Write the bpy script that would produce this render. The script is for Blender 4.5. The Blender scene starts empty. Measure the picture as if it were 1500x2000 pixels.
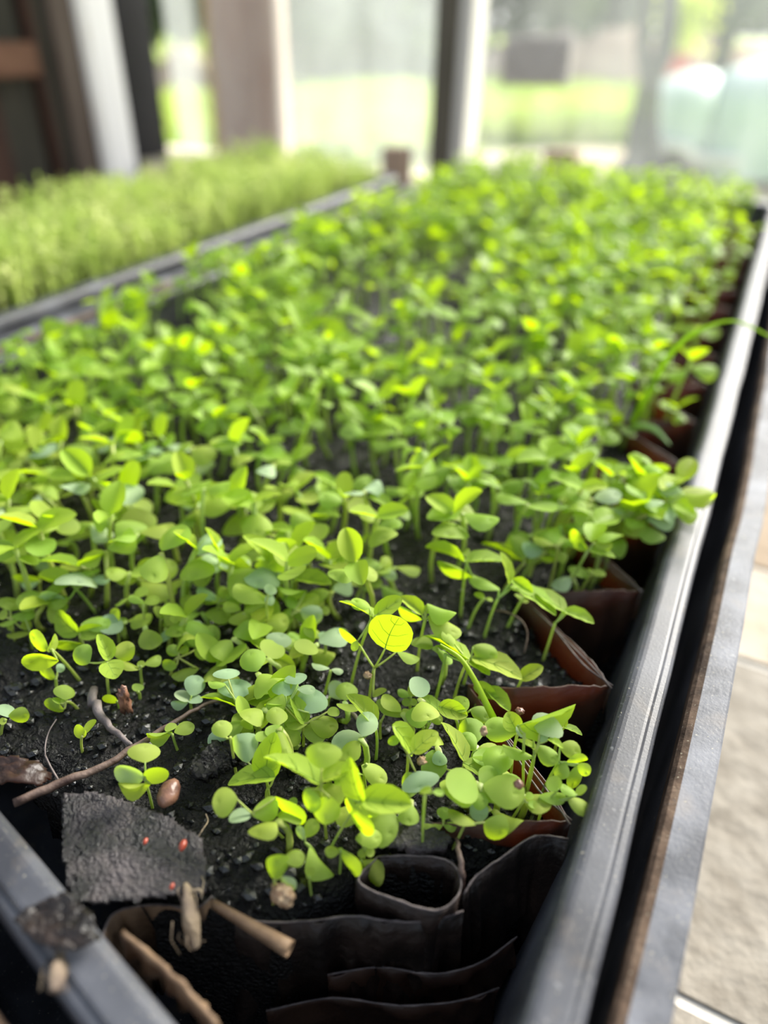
import bpy, bmesh, math, random
import numpy as np
from math import sin, cos, radians, pi, atan2, sqrt
from mathutils import Vector, Matrix, noise
C = bpy.context.scene.collection
sc = bpy.context.scene
random.seed(7)
# ------------------------------------------------------------------ camera
FPX = 1387.0; PIT = radians(34.5); ROL = radians(1.5); AZ = radians(26.3)
CP = Vector((0, 0, 1.225))
RIM = 1.100; SOIL = 1.088; BENCH = 1.0
def ray(x, y):
    a = x - 750; b = 1000 - y
    a, b = a*cos(ROL) - b*sin(ROL), a*sin(ROL) + b*cos(ROL)
    X, Y, Z = a, FPX*cos(PIT) + b*sin(PIT), -FPX*sin(PIT) + b*cos(PIT)
    return Vector((X*cos(AZ) - Y*sin(AZ), X*sin(AZ) + Y*cos(AZ), Z))
def hz(x, y, z):
    d = ray(x, y); return CP + d*((z - CP.z)/d.z)
def hy(x, y, Y):
    d = ray(x, y); return CP + d*((Y - CP.y)/d.y)
def hx(x, y, X):
    d = ray(x, y); return CP + d*((X - CP.x)/d.x)
_r = ray(751, 1000) - ray(750, 1000); _u = ray(750, 999) - ray(750, 1000); _f = ray(750, 1000)
_r.normalize(); _u.normalize(); _f.normalize()
def proj(p):
    d = p - CP; w = d.dot(_f)
    return (750 + FPX*d.dot(_r)/w, 1000 - FPX*d.dot(_u)/w)
cam = bpy.data.cameras.new('camera'); camo = bpy.data.objects.new('camera', cam); C.objects.link(camo)
camo.matrix_world = Matrix(((_r.x, _u.x, -_f.x, CP.x), (_r.y, _u.y, -_f.y, CP.y), (_r.z, _u.z, -_f.z, CP.z), (0, 0, 0, 1)))
cam.sensor_fit = 'VERTICAL'; cam.sensor_height = 36; cam.sensor_width = 27; cam.lens = FPX/2000*36
cam.clip_start = 0.01; cam.clip_end = 300
cam.dof.use_dof = True; cam.dof.focus_distance = 0.158; cam.dof.aperture_fstop = cam.lens/4.5
sc.camera = camo
# ------------------------------------------------------------------ world, sun, exposure
w = bpy.data.worlds.new('sky'); sc.world = w; w.use_nodes = True
nt = w.node_tree; nt.nodes.clear()
o_ = nt.nodes.new('ShaderNodeOutputWorld'); bg = nt.nodes.new('ShaderNodeBackground')
tc = nt.nodes.new('ShaderNodeTexCoord'); sx = nt.nodes.new('ShaderNodeSeparateXYZ'); rp = nt.nodes.new('ShaderNodeValToRGB')
nt.links.new(tc.outputs['Generated'], sx.inputs[0]); nt.links.new(sx.outputs['Z'], rp.inputs[0])
e = rp.color_ramp.elements; e[0].position = 0.0; e[0].color = (1.0, 1.0, 0.98, 1); e[1].position = 0.7; e[1].color = (0.62, 0.74, 0.92, 1)
nt.links.new(rp.outputs[0], bg.inputs[0]); nt.links.new(bg.outputs[0], o_.inputs[0]); bg.inputs[1].default_value = 1.1
sun = bpy.data.lights.new('sun', 'SUN'); sun.energy = 15.0; sun.angle = radians(32); sun.color = (1.0, 0.96, 0.88)
suno = bpy.data.objects.new('sun', sun); C.objects.link(suno)
suno.rotation_euler = Vector((0.30, 0.85, 0.52)).to_track_quat('Z', 'Y').to_euler()
sc.view_settings.view_transform = 'Standard'; sc.view_settings.look = 'None'
sc.view_settings.gamma = 1; sc.view_settings.use_curve_mapping = False; sc.view_settings.exposure = 0.0
# ------------------------------------------------------------------ materials
MATS = {}
def mat(name, col, rough=0.6, spec=0.5, col2=None, nscale=20.0, bump=0.0, bscale=None, metal=0.0, trans=0.0, tcol=None,
        stretch=None, rnd=0.0, coat=0.0, detail=6, lo=0.35, hi=0.65, rough2=None, bdist=0.002, speck=0):
    m = bpy.data.materials.new(name); m.use_nodes = True; t = m.node_tree; n = t.nodes; l = t.links
    b = n['Principled BSDF']; out = n['Material Output']
    b.inputs['Roughness'].default_value = rough; b.inputs['Specular IOR Level'].default_value = spec
    b.inputs['Metallic'].default_value = metal; b.inputs['Coat Weight'].default_value = coat
    b.inputs['Coat Roughness'].default_value = 0.15
    b.inputs['Base Color'].default_value = (*col, 1)
    cs = None; geo = n.new('ShaderNodeTexCoord').outputs['Object']
    mp = n.new('ShaderNodeMapping'); l.new(geo, mp.inputs[0])
    if stretch: mp.inputs['Scale'].default_value = stretch
    if col2:
        tx = n.new('ShaderNodeTexNoise'); tx.inputs['Scale'].default_value = nscale; tx.inputs['Detail'].default_value = detail
        l.new(mp.outputs[0], tx.inputs['Vector'])
        r = n.new('ShaderNodeValToRGB'); r.color_ramp.elements[0].position = lo; r.color_ramp.elements[1].position = hi
        r.color_ramp.elements[0].color = (*col, 1); r.color_ramp.elements[1].color = (*col2, 1)
        l.new(tx.outputs[0], r.inputs[0]); cs = r.outputs[0]
        if rough2 is not None:
            mr = n.new('ShaderNodeMapRange'); mr.inputs[1].default_value = lo; mr.inputs[2].default_value = hi
            mr.inputs[3].default_value = rough; mr.inputs[4].default_value = rough2
            l.new(tx.outputs[0], mr.inputs[0]); l.new(mr.outputs[0], b.inputs['Roughness'])
    if rnd:
        oi = n.new('ShaderNodeObjectInfo'); hs = n.new('ShaderNodeHueSaturation')
        m1 = n.new('ShaderNodeMapRange'); m1.inputs[3].default_value = 0.5 - rnd*0.08; m1.inputs[4].default_value = 0.5 + rnd*0.08
        m2 = n.new('ShaderNodeMapRange'); m2.inputs[3].default_value = 1 - rnd*0.45; m2.inputs[4].default_value = 1 + rnd*0.35
        mm = n.new('ShaderNodeMath'); mm.operation = 'FRACT'; mq = n.new('ShaderNodeMath'); mq.operation = 'MULTIPLY'; mq.inputs[1].default_value = 7.31
        l.new(oi.outputs['Random'], m1.inputs[0]); l.new(oi.outputs['Random'], mq.inputs[0]); l.new(mq.outputs[0], mm.inputs[0]); l.new(mm.outputs[0], m2.inputs[0])
        l.new(m1.outputs[0], hs.inputs['Hue']); l.new(m2.outputs[0], hs.inputs['Value'])
        if cs: l.new(cs, hs.inputs['Color'])
        else: hs.inputs['Color'].default_value = (*col, 1)
        cs = hs.outputs[0]
    if speck:
        for (sc1, lo1, hi1, c1, am) in ((1500, .66, .72, (0.42, 0.38, 0.28), speck), (120, .58, .75, (0.16, 0.125, 0.09), speck*.6), (420, .68, .74, (0.3, 0.3, 0.3), speck*.8)):
            t1 = n.new('ShaderNodeTexNoise'); t1.inputs['Scale'].default_value = sc1; t1.inputs['Detail'].default_value = 3; l.new(mp.outputs[0], t1.inputs['Vector'])
            m1 = n.new('ShaderNodeMapRange'); m1.inputs[1].default_value = lo1; m1.inputs[2].default_value = hi1; m1.inputs[4].default_value = am; l.new(t1.outputs[0], m1.inputs[0])
            x1 = n.new('ShaderNodeMix'); x1.data_type = 'RGBA'; l.new(m1.outputs[0], x1.inputs[0]); l.new(cs, x1.inputs[6]); x1.inputs[7].default_value = (*c1, 1); cs = x1.outputs[2]
    if cs: l.new(cs, b.inputs['Base Color'])
    if bump:
        tb = n.new('ShaderNodeTexNoise'); tb.inputs['Scale'].default_value = bscale or nscale*3; tb.inputs['Detail'].default_value = 8
        l.new(mp.outputs[0], tb.inputs['Vector'])
        bp = n.new('ShaderNodeBump'); bp.inputs['Strength'].default_value = bump; bp.inputs['Distance'].default_value = bdist
        l.new(tb.outputs[0], bp.inputs['Height']); l.new(bp.outputs[0], b.inputs['Normal'])
    if trans:
        tr = n.new('ShaderNodeBsdfTranslucent'); tr.inputs[0].default_value = (*(tcol or col), 1)
        mx = n.new('ShaderNodeMixShader'); mx.inputs[0].default_value = trans
        l.new(b.outputs[0], mx.inputs[1]); l.new(tr.outputs[0], mx.inputs[2]); l.new(mx.outputs[0], out.inputs[0])
    MATS[name] = m; return m
LEAFC = mat('seed_leaf_green', (0.29, 0.42, 0.03), 0.5, 0.3, (0.46, 0.59, 0.14), 160, 0.25, 900, trans=0.55, tcol=(0.53, 0.74, 0.004), rnd=0.25, bdist=0.0003)
LEAFT = mat('young_leaf_lime', (0.33, 0.47, 0.02), 0.48, 0.3, (0.46, 0.60, 0.09), 140, 0.3, 500, trans=0.55, tcol=(0.44, 0.63, 0.004), rnd=0.2, bdist=0.0004)
LEAFD = mat('dusty_leaf_green', (0.30, 0.43, 0.21), 0.7, 0.3, (0.46, 0.58, 0.37), 300, 0.3, 1200, trans=0.4, tcol=(0.45, 0.66, 0.03), rnd=0.3, bdist=0.0003)
VEIN = mat('leaf_vein', (0.20, 0.36, 0.05), 0.5, 0.3, trans=0.4, tcol=(0.4, 0.55, 0.01))
STEM = mat('pale_stem', (0.33, 0.45, 0.08), 0.45, 0.5, (0.42, 0.44, 0.16), 90, trans=0.35, tcol=(0.6, 0.75, 0.08), rnd=0.3)
SOILM = mat('wet_black_soil', (0.002, 0.002, 0.002), 0.14, 0.32, (0.008, 0.007, 0.006), 260, 1.0, 900, rough2=0.5, bdist=0.0022)
CRUMB = mat('soil_crumbs', (0.004, 0.004, 0.004), 0.14, 0.55, (0.018, 0.016, 0.014), 500, 0.5, 1500, rnd=0.6, bdist=0.0006)
PLAS = mat('dusty_black_plastic', (0.030, 0.031, 0.037), 0.46, 0.4, (0.10, 0.104, 0.12), 45, 0.12, 1500, rough2=0.5, lo=0.4, hi=0.75, bdist=0.0004, detail=12, speck=0.5)
PLASW = mat('worn_grey_plastic', (0.06, 0.062, 0.072), 0.45, 0.45, (0.24, 0.245, 0.27), 60, 0.15, 1200, rough2=0.6, lo=0.42, hi=0.72, bdist=0.0005, detail=12, speck=0.6)
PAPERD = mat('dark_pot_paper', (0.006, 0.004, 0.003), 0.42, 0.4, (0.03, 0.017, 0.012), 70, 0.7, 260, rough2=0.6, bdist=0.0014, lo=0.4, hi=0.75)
PAPER = mat('brown_pot_paper', (0.018, 0.009, 0.006), 0.4, 0.5, (0.06, 0.03, 0.018), 70, 0.6, 260, trans=0.22, tcol=(0.55, 0.2, 0.05), rough2=0.6, bdist=0.0012)
PAPERT = mat('tan_pot_paper', (0.07, 0.042, 0.024), 0.6, 0.3, (0.24, 0.155, 0.09), 90, 0.5, 300, trans=0.12, tcol=(0.4, 0.2, 0.08), bdist=0.001)
FELT = mat('grey_wet_paper', (0.006, 0.006, 0.006), 0.22, 0.5, (0.085, 0.07, 0.072), 90, 1.0, 1100, rough2=0.55, bdist=0.0016, lo=0.42, hi=0.68, detail=14)
TWIG = mat('brown_twig_bark', (0.045, 0.022, 0.016), 0.6, 0.4, (0.16, 0.11, 0.085), 200, 0.7, 500, stretch=(1, 1, 1), bdist=0.0006)
TWIGG = mat('grey_twig_bark', (0.045, 0.035, 0.035), 0.6, 0.4, (0.16, 0.13, 0.12), 220, 0.7, 500, bdist=0.0006)
PEB = mat('brown_pebble', (0.10, 0.045, 0.03), 0.35, 0.5, (0.26, 0.13, 0.08), 200, 0.3, 400)
RED = mat('red_seed', (0.30, 0.045, 0.02), 0.35, 0.5)
ROOT = mat('dry_root_fibre', (0.36, 0.28, 0.18), 0.8, 0.2, (0.12, 0.09, 0.07), 160, 0.6, 600, stretch=(1, 1, 0.3))
HUSK = mat('seed_husk', (0.20, 0.11, 0.06), 0.7, 0.3, (0.5, 0.36, 0.22), 500, 0.6, 900)
FINE = mat('fine_foliage', (0.32, 0.42, 0.09), 0.6, 0.3, (0.64, 0.66, 0.26), 22, trans=0.4, tcol=(0.5, 0.66, 0.14), lo=0.4, hi=0.6)
WOODD = mat('dark_red_brown_wood', (0.032, 0.014, 0.009), 0.7, 0.3, (0.055, 0.024, 0.014), 8, 0.3, 60, stretch=(6, 6, 1))
WOODO = mat('dark_olive_wood', (0.035, 0.033, 0.024), 0.7, 0.3, (0.06, 0.055, 0.04), 8, 0.3, 60, stretch=(6, 6, 1))
WOODT = mat('taupe_wood', (0.09, 0.065, 0.05), 0.7, 0.3, (0.13, 0.10, 0.08), 8, 0.3, 60, stretch=(6, 6, 1))
WOODB = mat('brown_wood', (0.12, 0.055, 0.03), 0.7, 0.3, (0.16, 0.08, 0.045), 8, 0.3, 60, stretch=(2, 2, 6))
BLACK = mat('black_paint', (0.004, 0.004, 0.005), 0.6, 0.15, (0.009, 0.009, 0.012), 10, 0.2, 60)
WHITE = mat('peeling_white_paint', (0.95, 0.945, 0.93), 0.5, 0.4, (0.96, 0.955, 0.94), 9, 0.3, 60, stretch=(4, 4, 1))
OLDW = mat('weathered_white_paint', (0.42, 0.33, 0.26), 0.7, 0.3, (0.75, 0.74, 0.72), 14, 0.3, 60, stretch=(2, 2, 0.6), lo=0.3, hi=0.5)
POST = mat('dark_olive_post', (0.075, 0.068, 0.05), 0.6, 0.4, (0.12, 0.105, 0.08), 10, 0.3, 60, stretch=(6, 6, 1))
PALEW = mat('pale_grey_wood', (0.6, 0.58, 0.54), 0.7, 0.3, (0.6, 0.58, 0.54), 10, 0.3, 60, stretch=(6, 6, 1))
SILL = mat('cream_sill', (0.55, 0.48, 0.36), 0.7, 0.3, (0.72, 0.64, 0.5), 12, 0.3, 60)
BLOCK = mat('tan_wood_block', (0.34, 0.24, 0.17), 0.75, 0.3, (0.46, 0.34, 0.25), 25, 0.3, 80, stretch=(1, 1, 4))
PLANK = mat('rough_brown_board', (0.62, 0.42, 0.32), 0.75, 0.3, (0.8, 0.63, 0.52), 9, 0.4, 60, stretch=(5, 5, 1))
YEL = mat('yellow_edge_paint', (0.75, 0.48, 0.16), 0.6, 0.3, (0.8, 0.6, 0.3), 20)
GPATCH = mat('grey_board', (0.3, 0.27, 0.24), 0.75, 0.3, (0.42, 0.39, 0.36), 26, 0.4, 80)
STONE1 = mat('grey_beige_stone', (0.19, 0.165, 0.13), 0.75, 0.3, (0.29, 0.26, 0.215), 90, 0.5, 120, bdist=0.003, detail=10)
STONE2 = mat('sunlit_stone', (0.36, 0.28, 0.19), 0.75, 0.3, (0.52, 0.45, 0.36), 16, 0.4, 120, bdist=0.003)  # sunlit patch on the bench put into the colour of one paler slab row
STONE3 = mat('tan_stone', (0.25, 0.18, 0.11), 0.75, 0.3, (0.33, 0.25, 0.17), 16, 0.4, 120, bdist=0.003)
GROUT = mat('pale_grout', (0.68, 0.64, 0.56), 0.85, 0.2, (0.75, 0.7, 0.62), 60, 0.4)
CONC = mat('dull_concrete', (0.2, 0.18, 0.16), 0.85, 0.2, (0.3, 0.28, 0.25), 5, 0.3, 50)
FIELD = mat('sunny_grass_ground', (0.30, 0.40, 0.10), 0.9, 0.1, (0.52, 0.60, 0.22), 0.9, 0.2, 20, lo=0.4, hi=0.6)
BLADE = mat('tall_grass', (0.36, 0.50, 0.11), 0.8, 0.2, (0.60, 0.66, 0.22), 0.7, trans=0.4, tcol=(0.55, 0.7, 0.15), lo=0.42, hi=0.58)
SAND = mat('pale_sand', (0.80, 0.66, 0.45), 0.9, 0.1, (0.92, 0.82, 0.63), 1.5, 0.3, 30)
BANK = mat('tan_earth_bank', (0.36, 0.25, 0.18), 0.9, 0.1, (0.66, 0.52, 0.38), 0.6, 0.3, 20)
CROWN = mat('tree_foliage', (0.05, 0.08, 0.06), 0.7, 0.2, (0.13, 0.18, 0.12), 0.8, trans=0.2, tcol=(0.2, 0.3, 0.1), rnd=0.4)
BARK = mat('grey_bark', (0.045, 0.05, 0.055), 0.8, 0.2, (0.10, 0.10, 0.105), 8, 0.5, 40, stretch=(3, 3, 1))
MINT = mat('pale_mint_paint', (0.58, 0.72, 0.66), 0.6, 0.3, (0.62, 0.76, 0.70), 3, coat=0.0)
CHROME = mat('white_bumper', (0.8, 0.8, 0.78), 0.3, 0.5)
TYRE = mat('dark_rubber', (0.03, 0.03, 0.035), 0.7, 0.3)
DGLASS = mat('dark_car_glass', (0.05, 0.07, 0.08), 0.1, 0.6)
REDPOT = mat('red_pot', (0.45, 0.10, 0.08), 0.5, 0.4)
SHRUB = mat('yellow_green_shrub', (0.36, 0.46, 0.08), 0.7, 0.2, (0.6, 0.68, 0.2), 9, trans=0.4, tcol=(0.6, 0.7, 0.1))
def pane_mat(name, haze, hz2, tint):
    m = bpy.data.materials.new(name); m.use_nodes = True; t = m.node_tree; n = t.nodes; l = t.links; n.clear()
    out = n.new('ShaderNodeOutputMaterial'); tr = n.new('ShaderNodeBsdfTransparent')
    tl = n.new('ShaderNodeBsdfTranslucent'); tl.inputs[0].default_value = (*tint, 1)
    df = n.new('ShaderNodeBsdfDiffuse'); df.inputs[0].default_value = (*tint, 1)
    a = n.new('ShaderNodeMixShader'); a.inputs[0].default_value = 0.6; l.new(df.outputs[0], a.inputs[1]); l.new(tl.outputs[0], a.inputs[2])
    tx = n.new('ShaderNodeTexNoise'); tx.inputs['Scale'].default_value = 7; tx.inputs['Detail'].default_value = 6
    c = n.new('ShaderNodeTexCoord'); mp = n.new('ShaderNodeMapping'); mp.inputs['Scale'].default_value = (3, 1, 0.8)
    l.new(c.outputs['Object'], mp.inputs[0]); l.new(mp.outputs[0], tx.inputs['Vector'])
    mr = n.new('ShaderNodeMapRange'); mr.inputs[1].default_value = 0.35; mr.inputs[2].default_value = 0.68
    mr.inputs[3].default_value = haze; mr.inputs[4].default_value = hz2; l.new(tx.outputs[0], mr.inputs[0])
    b = n.new('ShaderNodeMixShader'); l.new(mr.outputs[0], b.inputs[0]); l.new(tr.outputs[0], b.inputs[1]); l.new(a.outputs[0], b.inputs[2])
    gl = n.new('ShaderNodeBsdfGlossy'); gl.inputs['Roughness'].default_value = 0.08
    g = n.new('ShaderNodeMixShader'); g.inputs[0].default_value = 0.05; l.new(b.outputs[0], g.inputs[1]); l.new(gl.outputs[0], g.inputs[2])
    l.new(g.outputs[0], out.inputs[0]); return m
PANE1 = pane_mat('hazy_pane', 0.12, 0.20, (0.85, 0.89, 0.9))
PANE2 = pane_mat('dirty_pane', 0.03, 0.09, (0.88, 0.91, 0.93))
# ------------------------------------------------------------------ helpers
def mkmesh(name, verts, faces, m, smooth=True):
    me = bpy.data.meshes.new(name); me.from_pydata([tuple(v) for v in verts], [], faces); me.update()
    if smooth: me.polygons.foreach_set('use_smooth', [True]*len(me.polygons))
    if isinstance(m, (list, tuple)):
        for q in m: me.materials.append(q)
    elif m: me.materials.append(m)
    return me
def obj(name, me, parent=None, loc=None, rot=None, scale=None):
    o = bpy.data.objects.new(name, me); C.objects.link(o)
    if parent: o.parent = parent
    if loc is not None: o.location = loc
    if rot is not None: o.rotation_euler = rot
    if scale is not None: o.scale = scale
    return o
def tag(o, label, cat, group=None, kind=None):
    o['label'] = label; o['category'] = cat
    if group: o['group'] = group
    if kind: o['kind'] = kind
    return o
def thing(name, label, cat, loc=(0, 0, 0), group=None):
    return tag(obj(name, None, loc=loc), label, cat, group)
def struct(o):
    o['kind'] = 'structure'; return o
class MB:
    def __init__(s): s.v = []; s.f = []
    def add(s, v, f):
        b = len(s.v); s.v += [tuple(q) for q in v]; s.f += [tuple(i + b for i in g) for g in f]; return s
    def box(s, x0, x1, y0, y1, z0, z1, bev=0.0):
        if bev <= 0:
            v = [(x, y, z) for z in (z0, z1) for y in (y0, y1) for x in (x0, x1)]
            return s.add(v, [(0, 2, 3, 1), (4, 5, 7, 6), (0, 1, 5, 4), (2, 6, 7, 3), (0, 4, 6, 2), (1, 3, 7, 5)])
        bm = bmesh.new(); bmesh.ops.create_cube(bm, size=1)
        for v in bm.verts:
            v.co = Vector(((x0+x1)/2 + v.co.x*(x1-x0), (y0+y1)/2 + v.co.y*(y1-y0), (z0+z1)/2 + v.co.z*(z1-z0)))
        bmesh.ops.bevel(bm, geom=bm.edges[:], offset=bev, segments=2, affect='EDGES')
        bm.verts.ensure_lookup_table()
        s.add([v.co.copy() for v in bm.verts], [[v.index for v in f.verts] for f in bm.faces]); bm.free(); return s
    def tube(s, pts, rad, n=6, cap=True, flat=1.0):
        pts = [Vector(p) for p in pts]; rings = []
        if not hasattr(rad, '__len__'): rad = [rad]*len(pts)
        prev = None
        for i, p in enumerate(pts):
            t = (pts[min(i+1, len(pts)-1)] - pts[max(i-1, 0)]).normalized()
            if prev is None: a = t.cross(Vector((0.31, 0.9, 0.2))).normalized()
            else: a = (prev - t*prev.dot(t)).normalized()
            prev = a; b = t.cross(a)
            rings.append([p + (a*cos(2*pi*k/n) + b*sin(2*pi*k/n)*flat)*rad[i] for k in range(n)])
        v = [q for r in rings for q in r]
        f = [(i*n+k, i*n+(k+1) % n, (i+1)*n+(k+1) % n, (i+1)*n+k) for i in range(len(pts)-1) for k in range(n)]
        if cap: f += [tuple(range(n-1, -1, -1)), tuple((len(pts)-1)*n + k for k in range(n))]
        return s.add(v, f)
    def mesh(s, name, m, smooth=True): return mkmesh(name, s.v, s.f, m, smooth)
def curve3(a, b, c, n=8):   # quadratic bezier
    return [a*(1-t)**2 + b*2*t*(1-t) + c*t*t for t in [i/(n-1) for i in range(n)]]
def catmull(P, n=6):
    P = [Vector(p) for p in P]; Q = [2*P[0]-P[1]] + P + [2*P[-1]-P[-2]]; out = []
    for i in range(1, len(Q)-2):
        for k in range(n):
            t = k/n; a, b, c, d = Q[i-1], Q[i], Q[i+1], Q[i+2]
            out.append(0.5*((2*b) + (c-a)*t + (2*a-5*b+4*c-d)*t*t + (3*b-a-3*c+d)*t**3))
    out.append(P[-1]); return out
def fbm(x, y, z, s): return noise.fractal(Vector((x*s, y*s, z*s)), 0.8, 2.1, 4)
# ------------------------------------------------------------------ structure
fl = struct(obj('floor', MB().box(-1.3, 1.6, -1.2, 1.3, -0.1, 0.0).mesh('floor', CONC)))
wl = struct(obj('wall_far', MB().box(-1.3, 1.6, 1.04, 1.14, 0.0, 1.0, 0).mesh('wall_far', WOODT)))
sl = struct(obj('trim_1', MB().box(-1.28, 1.6, 0.975, 1.14, 1.0005, 1.03, 0.003).mesh('sill', SILL)))
WT = 2.3
def bar(x0, x1, y0, y1, z0, z1, m, name='frame_bar', par=None, bev=0.002):
    return obj(name, MB().box(x0, x1, y0, y1, z0, z1, bev).mesh(name, m, False), par)
xm0, xm1 = -0.462, -0.434
win1 = struct(obj('window_1', None)); win2 = struct(obj('window_2', None))
obj('pane', MB().box(-0.955, xm0+.004, 1.082, 1.086, 1.03, WT).mesh('pane', PANE1, False), win1)
obj('pane', MB().box(xm1+.02, 1.5, 1.082, 1.086, 1.03, WT).mesh('pane', PANE2, False), win2)
bar(-0.955, xm0, 1.055, 1.1, WT, WT+.05, PALEW, 'frame', win1)
bar(xm1+.022, 1.5, 1.055, 1.1, WT, WT+.05, PALEW, 'frame', win2)
tr = struct(obj('trim_2', None))
bar(xm0, xm1, 1.05, 1.12, 1.0302, WT+.05, POST, 'post', tr)
bar(xm1+.0006, xm1+.021, 1.062, 1.11, 1.0302, WT+.05, PALEW, 'stop', tr)
# left wall: dark planks standing side by side, each its own piece
wleft = struct(obj('wall_left', None))
LX = -0.955
cuts = [0.30, 0.42, 0.53, 0.62, 0.69, 0.745]
# boundaries read at the picture's top edge
for px in (40, 62, 92): cuts.append(hx(px, 0, LX).y)
pm = [WOODD, WOODO, WOODD, WOODD, WOODO, WOODD, WOODB, WOODO]
cuts = sorted(cuts)
for i in range(len(cuts)-1):
    m_ = [WOODD, WOODD, WOODO, WOODD, WOODD, WOODO, WOODD, WOODO, WOODO][i % 9]
    d = 0.006*((i*7) % 3)
    obj('plank', MB().box(LX-0.03-d*0.5, LX-d, cuts[i]+.001, cuts[i+1]-.001, 0.0, WT, 0.002).mesh('plank', m_, False), wleft)
a = hx(2, 82, LX+.02); b = hx(60, 150, LX+.02)
obj('rail', MB().box(LX+.0005, LX+.022, 0.3, b.y+.02, b.z, a.z, 0.003).mesh('rail', WOODB, False), wleft)
# posts in the corner beside the window
def upright(label, pxa, pxb, m, name='wooden_upright', dx=0.03, X=LX+0.005):
    ya = hx(pxa, 0, X).y; yb = hx(pxb, 0, X).y - 0.0008
    t = thing(name, label, 'post', (X, ya, 0.0))
    obj('board', MB().box(-dx, 0, 0, yb-ya, 0.0005, WT, 0.002).mesh('board', m, False), t)
    return t, yb-ya
upright('taupe brown wooden upright left of the bright white post', 92, 142, WOODT)
t_, w_ = upright('sunlit peeling white post between the taupe upright and the black post', 142, 219, WHITE, 'white_post')
obj('side_strip', MB().box(0.0003, 0.003, 0.001, 0.017, 0.0005, WT, 0.0005).mesh('side_strip', OLDW, False), t_)
upright('wide black post against the left end of the hazy window', 219, 292, BLACK, 'black_post')
# ------------------------------------------------------------------ bench with stone slabs
bench = thing('potting_bench', 'stone topped potting bench carrying the seedling trays', 'bench', (0, 0, 0))
for x in (-0.88, 0.5):
    for y in (-0.2, 0.85): obj('leg', MB().box(x-.03, x+.03, y-.03, y+.03, 0.0, 0.94, 0.004).mesh('leg', WOODT, False), bench)
obj('bed', MB().box(-0.93, 0.6, -0.3, 0.968, 0.94, 0.9987, 0.0005).mesh('bed', GROUT, False), bench)
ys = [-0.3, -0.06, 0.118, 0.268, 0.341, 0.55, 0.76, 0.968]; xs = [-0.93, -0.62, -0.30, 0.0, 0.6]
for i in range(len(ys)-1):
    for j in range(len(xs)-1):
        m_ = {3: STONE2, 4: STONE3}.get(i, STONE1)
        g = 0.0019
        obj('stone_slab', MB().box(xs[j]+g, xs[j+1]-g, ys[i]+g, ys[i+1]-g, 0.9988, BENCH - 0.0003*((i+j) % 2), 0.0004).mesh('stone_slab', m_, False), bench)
for k, y in enumerate((0.12, 0.36, 0.6)):
    tag(obj('wooden_batten', MB().box(-0.49, 0.012, y-.018, y+.018, 1.0004, 1.0295, 0.002).mesh('batten', BLOCK, False)), 'wooden batten lying on the bench under the trays', 'batten', 'battens under the trays')
# ------------------------------------------------------------------ trays: profile swept round a closed path
def sweep(path, prof, closed=True):
    n = len(path); P = [Vector((p[0], p[1])) for p in path]; N = []
    for i in range(n):
        a = (P[i] - P[i-1]).normalized(); b = (P[(i+1) % n] - P[i]).normalized()
        na = Vector((a.y, -a.x)); nb = Vector((b.y, -b.x)); s = (na + nb).normalized()
        N.append(s / max(0.4, s.dot(na)))
    v = []; f = []; k = len(prof)
    for i in range(n):
        for (o, z) in prof: v.append((P[i].x + N[i].x*o, P[i].y + N[i].y*o, z))
    for i in range(n):
        j = (i+1) % n
        for q in range(k-1): f.append((i*k+q, j*k+q, j*k+q+1, i*k+q+1))
    return v, f
def densify(pts, step=0.02, rc=0.008):   # ccw polygon; rounds the corners, adds points
    out = []; n = len(pts)
    for i in range(n):
        p0 = Vector(pts[i-1]); p = Vector(pts[i]); p1 = Vector(pts[(i+1) % n])
        a = p + (p0-p).normalized()*rc; b = p + (p1-p).normalized()*rc
        sharp = (p0-p).normalized().dot((p1-p).normalized()) > -0.9
        if sharp: out += [a*(1-t)**2 + p*2*t*(1-t) + b*t*t for t in (0, .25, .5, .75, 1)]
        else: out.append(p); b = p
        q = p1 + (p-p1).normalized()*rc
        L = (q-b).length; m = int(L/step)
        out += [b.lerp(q, k/(m+1)) for k in range(1, m+1)]
    return out
def make_tray(name, label, poly, zr, zb, rimprof, m, mr, depth_in=0.006, jit=0.0006):
    t = thing(name, label, 'tray', (0, 0, 0))
    path = densify(poly)
    path = [Vector((p.x + jit*noise.noise(Vector((p.x*30, p.y*30, zr))), p.y + jit*noise.noise(Vector((p.x*30, p.y*30, zr+9))))) for p in path]
    v, f = sweep(path, [(0.0015, zr-.004), (-0.0005, zr-.012), (-depth_in, zb+.004), (-depth_in-.003, zb+.0012)])
    n = len(path); k = 4
    f.append(tuple(i*k+3 for i in range(n)))
    v2, f2 = sweep(path, [(0.0027, zr-.004), (0.001, zr-.012), (-depth_in+.0015, zb+.003), (-depth_in-.002, zb)])
    b = len(v); f += [tuple(q+b for q in reversed(g)) for g in f2]; f.append(tuple(b + i*k+3 for i in range(n-1, -1, -1))); v += v2
    obj('body', mkmesh('tray_body', v, f, m), t)
    v, f = sweep(path, rimprof)
    obj('rim', mkmesh('tray_rim', v, f, mr, False), t)
    return t, path
def rimprof(z, w, lip):
    return [(0.0012, z-.009), (0.0002, z-.006), (0.0002, z-.0022), (0.0006, z-.0012), (0.0013, z-.0005), (0.0022, z-.0001), (0.0030, z), (w-.0034, z), (w-.0028, z-.0001), (w-.0022, z-.0008), (w-.0011, z-.0009), (w-.0005, z-.0014), (w-.0002, z-.0026), (w, z-lip), (w-.0009, z-lip), (w-.0011, z-.003), (w-.003, z-.0014), (0.0035, z-.0013), (0.0024, z-.003), (0.0026, z-.009), (0.0012, z-.009)]
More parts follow.
